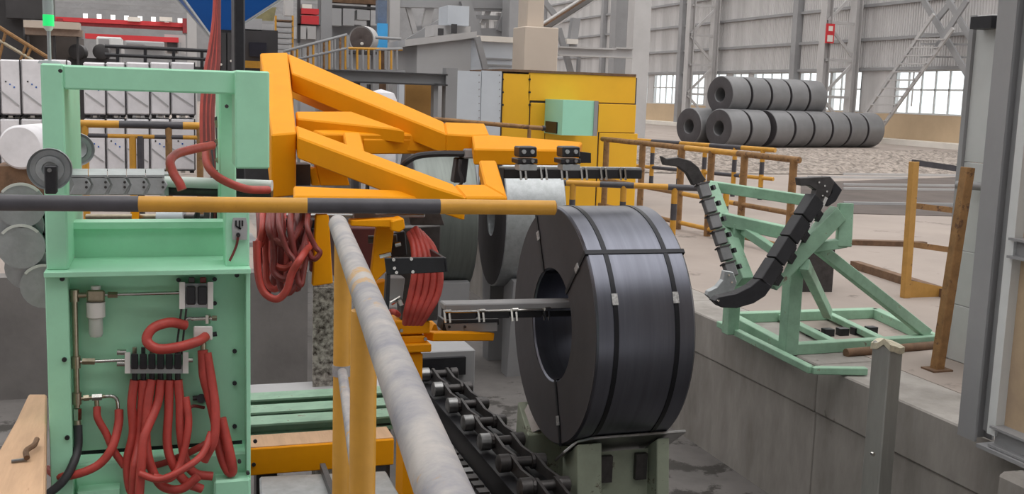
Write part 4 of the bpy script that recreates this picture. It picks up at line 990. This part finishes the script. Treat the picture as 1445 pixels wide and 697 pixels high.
tag(MB().beam(gz(1195, 345)+Vector((0, 0, .04)), gz(1305, 348)+Vector((0, 0, .04)), .16, .08).build('timber_batten', RUST, None), 'brown batten lying flat on the floor right of the green stand', 'batten')

# darker trafficked strip of floor with tracks
struct(MB().prism([gz(1130, 258), gz(1362, 250), gz(1362, 306), gz(1130, 300)], (0, 0, .012)).build('floor_patch', mat('stained_floor', (94, 84, 79), .85, var=.3, scale=.8, bump=.3), None))

# ------------------------------------------------------------------ rails beyond the pit
def railing(name, label, pts, z, posts, r, mats, mid=(.55,), pm=None, seg=4, stripe=False):
    base = gz(*pts[0], z)
    t = thing(name, label, 'railing', (base.x, base.y, 0))
    P = [gz(*p, z) for p in pts]
    for a, b in zip(P[:-1], P[1:]):
        for zz in (z,)+tuple(mid):
            d_ = Vector((0, 0, zz-z))
            for i in range(seg):
                MB().tube((a+d_).lerp(b+d_, i/seg), (a+d_).lerp(b+d_, (i+1)/seg), r if zz == z else r*.8, 10).build('rail_section', mats[i % len(mats)], t, True)
    for f in posts:
        p = P[0].lerp(P[-1], f)
        if stripe:
            for i in range(4): MB().tube((p.x, p.y, z*i/4), (p.x, p.y, z*(i+1)/4), r, 10).build('post_section', mats[(i+1) % 2], t, True)
        else: MB().tube((p.x, p.y, 0), (p.x, p.y, z), r*(1.2 if pm is None else pm), 10).build('post', RUSTY, t, True)
    return t
railing('pipe_railing', 'rusty yellow pipe railing along the far pit edge behind the strapped coil', [(1128, 226), (850, 196)], 1.4, (.02, .22, .37, .52, .74, .97), .048, (RUSTY, YEL, RUSTY), (.62, .12))
railing('striped_railing', 'black and yellow striped railing standing behind the rusty pipe railing', [(1094, 212), (846, 194)], 1.15, (.06, .2, .36, .5, .66, .8, .95), .055, (YEL, BLK), (.5,), None, 6, True)
railing('striped_railing', 'low black and yellow railing beyond the black strap chute', [(1040, 268), (752, 256)], .95, (.05, .3, .55, .8, .98), .045, (YEL, BLK), (), None, 6, True)
ht = thing('handrail', 'thin grey handrail crossing in front of the pale sheet panels', 'railing', (gy(690, 200, 16.2).x, 16.2, 0))
MB().tube(gy(612, 168, 16.2), gy(765, 181, 16.2), .036, 10).build('rail', RUSTY, ht, True); q = gy(765, 181, 16.2); MB().tube(q, q+Vector((.05, 0, 0)), .045, 10).build('end_cap', BLACKM, ht, True)
for px in (620, 747): q = gy(px, 169+(px-612)*.085, 16.2); MB().tube((q.x, q.y, 0), q, .03, 10).build('post', RUSTY, ht, True)
# left railings
ar = thing('striped_railing', 'black and yellow striped railing before the wrapped packs, inside the green arch', 'railing', gy(200, 240, 13.4))
for a, b, m in ((112, 168, YEL), (168, 258, BLK), (258, 290, YEL)): MB().tube(gy(a, 174.5+(a-118)*.02, 13.4), gy(b, 174.5+(b-118)*.02, 13.4), .046, 12).build('rail_section', m, ar, True)
for a, b, m in ((112, 152, BLK), (152, 218, YEL), (218, 258, BLK), (258, 290, YEL)): MB().tube(gy(a, 191+(a-118)*.02, 13.4), gy(b, 191+(b-118)*.02, 13.4), .026, 12).build('rail_section', m, ar, True)
for px, m in ((187, YEL), (198, BLK), (238, RUSTY), (282, RUSTY), (120, YEL)): q = gy(px, 192, 13.4); MB().tube((q.x, q.y, 0), (q.x, q.y, q.z if px in (187, 198) else gy(px, 176, 13.4).z), .04, 10).build('post', m, ar, True)
railing('pipe_railing', 'dark pipe railing with a tan post at the far left edge', [(66, 172), (-60, 169)], 1.2, (.28, .9), .05, (BLK, BLK), (.35,))

# ------------------------------------------------------------------ background of the hall
def fb(x0, y0, x1, y1, Y, dep=.4, ztop=None, zbot=None):
    xm, ym = (x0+x1)/2, (max(y0, 0)+y1)/2
    return MB().box(gy(x0, ym, Y).x, gy(x1, ym, Y).x, Y, Y+dep, gy(xm, y1, Y).z if zbot is None else zbot, gy(xm, y0, Y).z if ztop is None else ztop)
def bgt(name, label, cat, px, Y, group=None):
    q = gy(px, 200, Y); return thing(name, label, cat, (q.x, Y+.2, 0), group)

# white wrapped packs on pallets
def pack(x0, x1, y0, y1, Y, label, strap=True):
    t = bgt('wrapped_pack', label, 'wrapped pack', (x0+x1)/2, Y, 'white wrapped packs on pallets')
    t.location.z = gy((x0+x1)/2, y1, Y).z; ORG[t] = Vector(t.location)
    xm = (x0+x1)/2
    fb(x0+.2, y0, x1-.2, y1-4, Y, 1.0).build('wrapped_body', WRAP, t, bevel=.03)
    fb(x1-1.6, y0, x1-.3, y1-4, Y-.012, .03).build('strap', BLACKM, t)
    MB().beam(gy(x0+2, y0+(y1-y0)*.55, Y-.008), gy(x1-3, y0+(y1-y0)*.8, Y-.008), .012, .03).build('wrap_fold', SHED, t)
    for q_ in range(3): fb(xm-8+q_*6, y0+30+q_*4, xm-6+q_*6, y0+32+q_*4, Y-.01, .02).build('print_mark', BLUE if q_ else BLACKM, t)
    for a in (x0+2, xm-3, x1-8): fb(a, y1-3, a+6, y1, Y+.05, .9).build('pallet_block', BLACKM if a != xm-3 else WHITEB, t)
    fb(x0+1, y1-4, x1-1, y1-3, Y, 1.0).build('pallet_deck', BLACKM, t)
cols = [(118, 150), (150, 178), (178, 212), (212, 241), (241, 276)]
for i, (a, b) in enumerate(cols):
    pack(a, b, 88, 166, 24.5, 'white wrapped pack in the upper row behind the green arch, %s from left' % ordn[i])
    z1 = 238
    pack(a, b, 168, 244, 24.5, 'white wrapped pack in the lower row behind the striped railing, %s from left' % ordn[i])
for i, (a, b) in enumerate([(-34, 0), (0, 30), (30, 62), (62, 96)]):
    pack(a, b, 84, 166, 24.5, 'white wrapped pack in the upper row left of the green arch, %s from left' % ordn[i])
    pack(a, b, 168, 244, 24.5, 'white wrapped pack in the lower row left of the green arch, %s from left' % ordn[i])
t = bgt('white_roll', 'big white wrapped roll standing at the far left behind the dark railing', 'roll', 25, 17)
c = gy(28, 208, 17.0); rr = (gy(62, 208, 17)-c).length; t.location.z = c.z-rr; ORG[t] = Vector(t.location)
MB().lathe(c, (.25, 1, 0), [(.0, 0), (rr*.9, 0), (rr, .04), (rr, .9), (rr*.9, .95), (0, .95)], 36).build('roll_body', WRAP, t, True)
MB().box(c.x-.35, c.x+.35, 17.1, 17.9, 0, c.z-rr+.04).build('roll_cradle', RUST, t)

# upper left: dark mill stand, red crane girders, cabinet, stairs
t = bgt('mill_stand', 'dark mill stand with drums and ducts at the upper left', 'mill stand', 60, 34)
Y = 34
fb(-40, -20, 33, 88, Y, 2, None, 0).build('mill_column', DARK, t); fb(30, 50, 112, 88, Y+.5, 2, None, 0).build('mill_housing', mat('brown_machine', (84, 76, 72), .7, var=.3, scale=1), t)
fb(8, -20, 60, 26, Y-.6, .5).build('mill_beam', DARK, t); fb(60, -5, 75, 28, Y-.2, .6).build('mill_duct', mat('dull_green_grey', (92, 98, 92), .7), t)
for px, r_ in ((108, 10), (142, 10)):
    c = gy(px, 73, Y-.8); MB().lathe(c, (0, 1, 0), [(0, 0), (.18, 0), (.22, .03), (.24, 1.2), (0, 1.2)], 24).build('drum', DARK, t, True)
fb(96, 82, 165, 90, Y-.6, 1, None, 0).build('drum_bed', DARK, t)
for i in range(4): fb(42+i*7, -5, 45+i*7, 18-i, Y+3, .1).build('slot_light', WHITEP, t)
t = bgt('tan_cabinet', 'long tan duct box under the red crane girder', 'duct', 70, 33)
fb(33, 30, 112, 40, 32.5, .6).build('duct_body', BEIGE, t); fb(35, 40.5, 116, 50, 32.7, .5).build('duct_body', mat('dusky_tan', (160, 140, 126), .7), t)
for px in (38, 75, 108): fb(px, 50, px+3, 84, 32.8, .2, None, 0).build('duct_leg', DARK, t)
t = bgt('yellow_stair', 'yellow stair handrails slanting down at the upper left corner', 'stair', 30, 29)
a, b = gy(-10, 33, 29), gy(72, 84, 29)
MB().tube(a, b, .05, 8).build('handrail', RUSTY, t); MB().tube(gy(-10, 52, 29), gy(58, 92, 29), .04, 8).build('handrail', BRASS, t)
for px in (5, 35, 42): MB().tube(gy(px+3, 42+px*.55, 29), gy(px-8, 90, 29), .035, 8).build('baluster', RUSTY, t)
MB().beam(gy(-10, 95, 29), gy(60, 140, 29), .1, .25).build('stringer', YEL, t)
t = bgt('crane_girder', 'red overhead crane girder across the far end of the hall', 'crane', 190, 70); t.location.z = 7.5; ORG[t] = Vector(t.location)
fb(76, 28, 264, 34, 80, .8).build('girder', REDP, t); fb(76, 34, 264, 39, 80.2, .5).build('girder_web', mat('deep_red', (150, 48, 54), .6), t)
for px in (80, 258):
    fb(px, 26, px+8, 46, 79.6, 2).build('end_truck', MATS['deep_red'], t); fb(px+2, 46, px+5, 130, 80.2, .4, None, 0).build('runway_leg', GREYS, t)
for px in (225, 180): fb(px, 24, px+18, 30, 79.5, .8).build('trolley', WHITEP, t)
t = bgt('crane_girder', 'second lower red girder beneath the overhead crane girder', 'crane', 190, 66); t.location.z = 5.5; ORG[t] = Vector(t.location)
fb(120, 50, 252, 57, 66, .8).build('girder', REDP, t); fb(232, 49, 262, 76, 66.5, .5).build('end_frame', LGREYS, t); fb(236, 57, 250, 74, 66.2, .3).build('end_box', DARK, t)
fb(252, 60, 256, 130, 66, .3, None, 0).build('runway_leg', GREYS, t); fb(122, 57, 126, 130, 66, .3, None, 0).build('runway_leg', GREYS, t)
for i, (a, b, c, d) in enumerate(((136, 52, 172, 66), (140, 66, 174, 78), (176, 58, 232, 66), (180, 70, 230, 84))):
    t = bgt('white_equipment', 'pale equipment box under the red girders, %s from left' % ordn[i], 'equipment', (a+c)/2, 46+i*3)
    fb(a, b, c, d, 46+i*3, 1.5).build('casing', (WINF, LGREYS, SHED, LGREYS)[i], t, bevel=.05)
    fb(a+3, b+3, (a+c)/2, d-3, 46+i*3-.05, .06).build('dark_vent', GREYS, t); fb(a+1, d, c-1, 130, 46+i*3+.3, .8, None, 0).build('plinth', GREYS, t)
t = bgt('dark_railing', 'dark pipe railing on the gantry behind the green top beam', 'railing', 220, 28)
for py in (65, 77): MB().tube(gy(148, py, 28), gy(300, py+7, 28), .045, 8).build('rail', BLACKM, t)
for px in (166, 205, 245, 285): MB().tube(gy(px, 65+(px-148)*.046, 28), gy(px, 96, 28), .04, 8).build('rail_post', BLACKM, t)
fb(146, 92, 300, 97, 28, 1.2).build('gantry_deck', DARK, t)
for px in (150, 293): fb(px, 97, px+4, 130, 28.2, .2, None, 0).build('gantry_leg', BLACKM, t)

# pale hall columns, numbered by what stands beside them
def colm(x0, x1, Y, label, m=LGREYS, flange=True, ztop=15):
    t = bgt('hall_column', label, 'column', (x0+x1)/2, Y)
    xa, xb = gy(x0, 100, Y).x, gy(x1, 100, Y).x
    if flange: MB().ibeam(((xa+xb)/2, Y+.4, 0), ((xa+xb)/2, Y+.4, ztop), xb-xa, .8, .05, (0, 1, 0)).build('column_shaft', m, t)
    else: MB().box(xa, xb, Y, Y+.7, 0, ztop).build('column_shaft', m, t, bevel=.02)
    MB().box(xa-.15, xb+.15, Y-.1, Y+.9, 0, .06).build('base_plate', GREYS, t)
    return t
colm(265, 278, 42, 'slender pale column left of the blue hopper')
colm(331, 346, 15, 'black steel column standing before the blue hopper', BLACKM, False)
colm(453, 468, 30, 'grey column beside the small red boxes', GREYS)
colm(549, 563, 31, 'pale grey column right of the sky blue panel')
colm(891, 915, 44, 'wide pale grey column between yellow enclosure and windowed wall', LGREYS, False)
colm(866, 890, 46, 'dark grey column beside the wide pale column', GREYS, False)
colm(716, 738, 30, 'dark grey column left of the beige column', GREYS, False)
t = colm(741, 765, 25, 'broad beige column with a wider foot above the yellow enclosure', BEIGE, False)
fb(739, 38, 787, 120, 24.7, .9, None, 0).build('wide_foot', BEIGE, t, bevel=.02)

# blue hopper
t = bgt('hopper', 'large blue hopper tapering to a point above the green frame', 'hopper', 306, 20); t.location.z = 4; ORG[t] = Vector(t.location)
Yh = 20; zt_ = gy(300, -60, Yh).z; xb0, xb1 = gy(298, 53, Yh).x, gy(313, 53, Yh).x; zb_ = gy(305, 53, Yh).z
xt0, xt1 = gy(207, -60, Yh).x, gy(470, -60, Yh).x
bq = [(xb0, Yh-.1, zb_), (xb1, Yh-.1, zb_), (xb1, Yh+.15, zb_), (xb0, Yh+.15, zb_)]; tq = [(xt0, Yh-.8, zt_), (xt1, Yh-.8, zt_), (xt1, Yh+2, zt_), (xt0, Yh+2, zt_)]
MB().hexa(bq+tq).build('hopper_shell', BLUE, t)
for i in range(4): MB().beam(bq[i], tq[i], .035, .035).build('edge_trim', GALV, t)
MB().box(xb0, xb1, Yh-.1, Yh+.15, zb_-.1, zb_).build('outlet', GALV, t)
for a_ in tq: MB().tube(a_, (a_[0], a_[1], zt_+6), .06, 8).build('hanger', BLACKM, t)
t = bgt('black_cabinet', 'black electrical cabinet below the blue hopper', 'cabinet', 318, 18)
fb(309, 42, 331, 110, 18, .6, None, 0).build('cabinet_body', BLACKM, t); fb(312, 46, 319, 100, 17.97, .03).build('cabinet_door', DARK, t); fb(321, 46, 329, 100, 17.97, .03).build('cabinet_door', DARK, t)
for px, py in ((312, 91), (326, 86)): q = gy(px, py, 17.95); MB().lathe(q, (0, -1, 0), [(0, 0), (.018, 0), (.018, .03), (0, .03)], 10).build('pilot_lamp', WHITEP, t)
t = bgt('dark_control_house', 'dark control house with grey box on top right of the black column', 'control house', 367, 19)
fb(346, 42, 392, 110, 23.5, 1.5, None, 0).build('house_body', DARK, t); fb(345, 26, 370, 43, 23.5, 1).build('roof_box', SHED, t); fb(368, 34, 386, 43, 23.7, .8).build('roof_box', LGREYS, t)
fb(352, 60, 376, 80, 23.47, .05).build('window', mat('dark_glass', (40, 40, 52), .2), t)
fb(346, 86, 372, 96, 23.0, .4).build('yellow_guard', YEL, t)
MB().hexa([gy(352, 28, 24.0), gy(372, 12, 24.0), gy(390, 10, 24.0), gy(386, 30, 24.0), gy(352, 28, 24.8), gy(372, 12, 24.8), gy(390, 10, 24.8), gy(386, 30, 24.8)]).build('roof_wedge', mat('olive_grey', (140, 132, 96), .8), t)

# stair tower, red boxes, zigzag railing and blower
t = bgt('stair_tower', 'yellow railed stair tower left of the red boxes', 'stair', 400, 26)
for px in (388, 412): fb(px, 22, px+2.5, 130, 26, .1, None, 0).build('stair_rail', YEL, t)
for i in range(8): fb(390, 28+i*8, 413, 30+i*8, 26, .5).build('tread', (RUST if i == 0 else GREYS), t)
fb(402, -10, 414, 22, 26.5, .3).build('pale_box', LGREYS, t)
t = bgt('red_box', 'pair of stacked red boxes with a white top on the grey tower', 'box', 438, 28); t.location.z = 3; ORG[t] = Vector(t.location)
fb(426, 12, 450, 20, 28, .5).build('red_panel', REDP, t); fb(426, 22, 450, 34, 28, .5).build('red_panel', REDP, t); fb(427, 6, 440, 12, 28, .4).build('white_panel', WHITEP, t)
fb(420, -5, 424, 60, 28.2, .2).build('back_frame', DARK, t); fb(420, 34, 452, 36, 28.2, .2).build('back_frame', DARK, t)
for px in (421, 447): fb(px, 34, px+3, 130, 28.3, .2, None, 0).build('frame_leg', GREYS, t)
t = bgt('pale_cabinets', 'row of pale grey cabinets behind the zigzag railing', 'cabinets', 430, 33)
for a, b in ((416, 432), (434, 447)): fb(a, 38, b, 55, 33, .6).build('cabinet', LGREYS, t)
fb(412, 54, 470, 100, 33.2, .8, None, 0).build('plinth', SHED, t)
for a, b, c, d in ((467, 12, 482, 36), (484, 12, 500, 36), (504, 14, 522, 28)): fb(a, b, c, d, 33, .6).build('cabinet', SHED, t)
fb(464, 35, 548, 75, 33.6, .6, None, 0).build('plinth', GREYS, t); fb(464, -5, 548, 5, 33, .4).build('beam', RUST, t); fb(464, 9, 548, 12, 33, .4).build('beam', DARK, t)
for px in (464, 520, 545): fb(px, -5, px+3, 40, 33.1, .3).build('stanchion', DARK, t)
t = bgt('zigzag_railing', 'grey railing climbing a ramp past the blower', 'railing', 450, 25)
def zr(a, b, r=.035, m=GREYS): MB().tube(gy(*a, 25), gy(*b, 25), r, 8).build('rail', m, t)
zr((400, 73), (490, 49)); zr((400, 88), (490, 68)); zr((490, 49), (490, 95)); zr((530, 53), (566, 55)); zr((530, 70), (568, 69)); zr((490, 68), (568, 70), .03, YEL)
for i in range(12):
    px = 404+i*7.6; MB().tube(gy(px, 73-(px-400)*.267, 25), gy(px, 98, 25), .028, 8).build('baluster', (GREYS, RUSTY, YEL)[i % 3], t)
for i in range(9):
    px = 496+i*8; MB().tube(gy(px, 70, 25), gy(px, 98, 25), .028, 8).build('baluster', (GREYS, YEL)[i % 2], t)
fb(398, 96, 572, 101, 25, .6).build('ramp_deck', GREYS, t)
for px in (402, 480, 562): fb(px, 101, px+4, 150, 25.1, .2, None, 0).build('ramp_leg', GREYS, t)
t = bgt('blower_drum', 'dark round blower drum with pale rim on the gantry', 'blower', 512, 27); t.location.z = 3; ORG[t] = Vector(t.location)
c = gy(510, 55, 27); r_ = (gy(528, 55, 27)-c).length
MB().lathe(c, (-.55, -1, 0), [(0, 0), (r_*.93, 0), (r_, .02), (r_*1.04, -.1), (r_*1.04, -.35), (0, -.35)], 36).build('drum_shell', LGREYS, t, True)
MB().lathe(c, (-.55, -1, 0), [(0, .03), (r_*.2, .05), (r_*.9, .02), (r_*.9, 0), (0, 0)], 36).build('drum_face', mat('brown_grey_steel', (98, 88, 86), .5, .3), t, True)
q = c+Vector((.0, -.1, -.12)); MB().lathe(q, (-.3, -1, 0), [(0, 0), (.04, 0), (.04, .04), (0, .05)], 10).build('drum_lamp', WHITEP, t)
fb(494, 72, 532, 76, 26.8, .8).build('drum_bed', DARK, t); 
for px in (498, 526): fb(px, 76, px+4, 150, 27, .3, None, 0).build('drum_leg', GREYS, t)
t = bgt('blue_panel', 'sky blue panel standing right of the blower drum', 'panel', 540, 28); 
fb(533, 33, 547, 68, 28, .15).build('panel', SKYB, t); fb(533, 0, 546, 33, 28.2, .3).build('panel_backing', mat('slate_blue', (104, 118, 140), .6), t); fb(536, 68, 545, 150, 28.1, .1, None, 0).build('panel_post', RUST, t)

# long grey beam, orange board, white items behind the arm
t = bgt('support_gantry', 'grey steel beam on a post behind the yellow arm', 'gantry', 540, 17)
fb(446, 101, 632, 103, 17, .35).build('beam_flange', DARK, t); fb(446, 103, 632, 116, 17.1, .15).build('beam_web', GREYS, t); fb(446, 116, 632, 118, 17, .35).build('beam_flange', DARK, t)
fb(629, 96, 645, 170, 17, .25, None, 0).build('gantry_post', GREYS, t); fb(612, 118, 618, 166, 17.1, .2, None, 0).build('gantry_post', GREYS, t); fb(500, 116, 508, 150, 17.1, .2, None, 0).build('gantry_post', DARK, t)
t = bgt('orange_board', 'dull orange board leaning behind the grey beam', 'board', 595, 17.6)
fb(572, 119, 613, 170, 17.5, .06, None, 0).build('board', ORB, t)
t = bgt('white_tank', 'white rounded tank behind the yellow arm under the grey beam', 'tank', 540, 20)
c = gy(543, 150, 20); MB().lathe((c.x, 20.4, 0), (0, 0, 1), [(0, 0), (.33, 0), (.36, .1), (.36, c.z), (.25, c.z+.25), (0, c.z+.32)], 28).build('tank_shell', WRAP, t, True)
fb(563, 119, 570, 170, 19, .2, None, 0).build('tank_frame', SHEET, t); fb(520, 119, 523, 170, 19, .2, None, 0).build('tank_frame', BLACKM, t)

# grey shed with a gable and its roof structure
t = bgt('grey_shed', 'pale grey shed with sloping roof behind the sheet panels', 'shed', 650, 27)
Y = 27
sx0, sx1, sx2 = gy(588, 100, Y).x, gy(664, 100, Y).x, gy(728, 100, Y).x
za, zb2 = gy(590, 64, Y).z, gy(664, 52, Y).z
MB().prism([(sx0, Y, 0), (sx1, Y, 0), (sx1, Y, zb2), (sx0, Y, za)], (0, 3, 0)).build('gable_wall', SHED, t)
MB().prism([(sx1, Y+.05, 0), (sx2, Y+.05, 0), (sx2, Y+.05, gy(720, 56, Y).z), (sx1, Y+.05, zb2)], (0, 2.9, 0)).build('side_wall', SHEET, t)
MB().prism([(sx0-.35, Y-.15, za-.05), (sx1+.1, Y-.15, zb2-.02), (sx1+.1, Y-.15, zb2+.14), (sx0-.35, Y-.15, za+.12)], (0, 3.3, 0)).build('roof', LGREYS, t)
MB().box(sx1+.1, sx2+.05, Y-.1, Y+3, zb2-.1, zb2+.04).build('roof_edge', WHITEP, t)
for py in (82, 91): fb(682, py, 724, py+2.2, Y+.0, .06).build('wall_rib', GREYS, t)
fb(632, 8, 662, 36, Y+.5, 1).build('roof_house', SHEET, t); fb(612, 36, 664, 52, Y+.8, 1).build('roof_house', LGREYS, t)
for a, b, c, d in ((619, 40, 626, 50), (638, 34, 645, 47)): fb(a, b, c, d, Y+.4, .1).build('vent', DARK, t)
MB().beam(gy(673, 52, Y-.3), gy(685, 98, Y-.3), .14, .14).build('brace', GREYS, t)
# steelwork above the shed
t = bgt('roof_steelwork', 'grey truss steelwork above the pale shed', 'truss', 650, 31); t.location.z = 4; ORG[t] = Vector(t.location)
def tr(a, b, w=.22, m=GREYS): yo = 31+.06*((a[0]*3+b[0]*5+b[1]) % 9); MB().beam(gy(*a, yo), gy(*b, yo), w, w).build('truss_bar', m, t)
tr((560, 3), (740, 6), .3); tr((608, 0), (598, 52), .24, LGREYS); tr((575, 8), (586, 48), .14, LGREYS); tr((570, 64), (640, 22), .26); tr((655, 0), (675, 60), .3); tr((665, 10), (728, 12)); tr((672, 24), (728, 26), .12); tr((720, 0), (704, 44), .2); tr((690, 14), (680, 34), .14, LGREYS); tr((668, 46), (728, 46), .25); tr((700, 30), (700, 46), .1, LGREYS); tr((722, 16), (722, 46), .12)
tr((585, 40), (664, 34), .12)
for a, b, c, d in ((700, 2, 718, 8), (702, 18, 712, 36), (686, 24, 690, 44)): fb(a, b, c, d, 31.6, .2).build('skylight_panel', LGREYS, t)
fb(571, 62, 580, 150, 30.8, .4, None, 0).build('truss_post', LGREYS, t)
# sheet panels
t = bgt('sheet_panels', 'two pale blue grey riveted sheet panels left of the yellow enclosure', 'panel', 670, 19.6)
Y = 19.6
for a, b in ((636, 678), (679, 707)):
    p_ = fb(a, 100, b, 180, Y, .06, None, 0).build('sheet', SHEET, t)
    for i in range(7): q = gy(b-2, 106+i*10, Y); MB().tube(q, q-Vector((0, .015, 0)), .012, 6).build('rivet', GREYS, p_)
# yellow enclosure
t = bgt('yellow_enclosure', 'yellow panelled machine enclosure with a pale green door box', 'enclosure', 800, 20)
Y = 20.
def yz(px, py): return gy(px, py, Y)
fb(708, 106, 897, 200, Y+.03, 2.2, None, 0).build('core', DARK, t)
def ypan(a, b, c, d): return fb(a, b, c, d, Y, .05).build('panel', YELB, t, bevel=.008)
pn = ypan(707.5, 104, 745, 320); ypan(746, 105, 897, 144); ypan(746, 145, 767, 320); ypan(843, 147, 897, 187); ypan(843, 188, 897, 320)
ypan(768, 146, 842, 320)
for i in range(6): q = gy(709+(i // 3)*38, 112+(i % 3)*18, Y); MB().tube(q, q-Vector((0, .03, 0)), .022, 8).build('hinge', BLACKM, t)
fb(706, 101, 898, 104.5, Y-.02, 2.2).build('roof_sheet', RUST, t)
YB = Y-1.0
X0_, X1_ = gy(794, 160, YB).x, gy(842, 160, YB).x
zq0, zq1 = gy(800, 191, YB).z, gy(800, 141, YB).z
dbx = MB().box(X0_, X1_, YB, Y, zq0, zq1).build('door_box', CYAN, t)
MB().box(X0_-.02, X0_, Y-.75, Y-.1, zq0+.02, zq0+.24).build('dark_port', BLACKM, dbx)
MB().box(X1_-.06, X1_+.02, YB-.02, YB, zq0, zq1).build('door_trim', GREYS, dbx)
# beams by the beige column
t = bgt('bracing_beams', 'grey horizontal beam and slanting beam right of the beige column', 'beams', 830, 26); t.location.z = 3; ORG[t] = Vector(t.location)
def tb(a, b, w, h, Y=26.5, m=LGREYS): MB().ibeam(gy(*a, Y), gy(*b, Y), w, h, .04).build('beam', m, t)
tb((787, 72), (866, 75), .3, .24); tb((866, 74), (892, 75), .3, .28, 26.9)
tb((766, 40), (850, -14), .3, .24, 26); MB().beam(gy(766, 36, 25.9), gy(835, -8, 25.9), .3, .04).build('beam_edge', RUST, t)
MB().beam(gy(788, 40, 27), gy(806, 104, 27), .14, .14).build('brace', GREYS, t); MB().beam(gy(766, 0, 27.5), gy(790, 30, 27.5), .14, .14).build('brace', GREYS, t)
MB().beam(gy(806, 70, 27.3), gy(812, 26, 27.3), .22, .22).build('brace', GREYS, t)
fb(800, 55, 816, 62, 27, .2).build('lamp', WHITEP, t); fb(815, 79, 819, 125, 27, .12, None, 0).build('thin_post', GREYS, t)
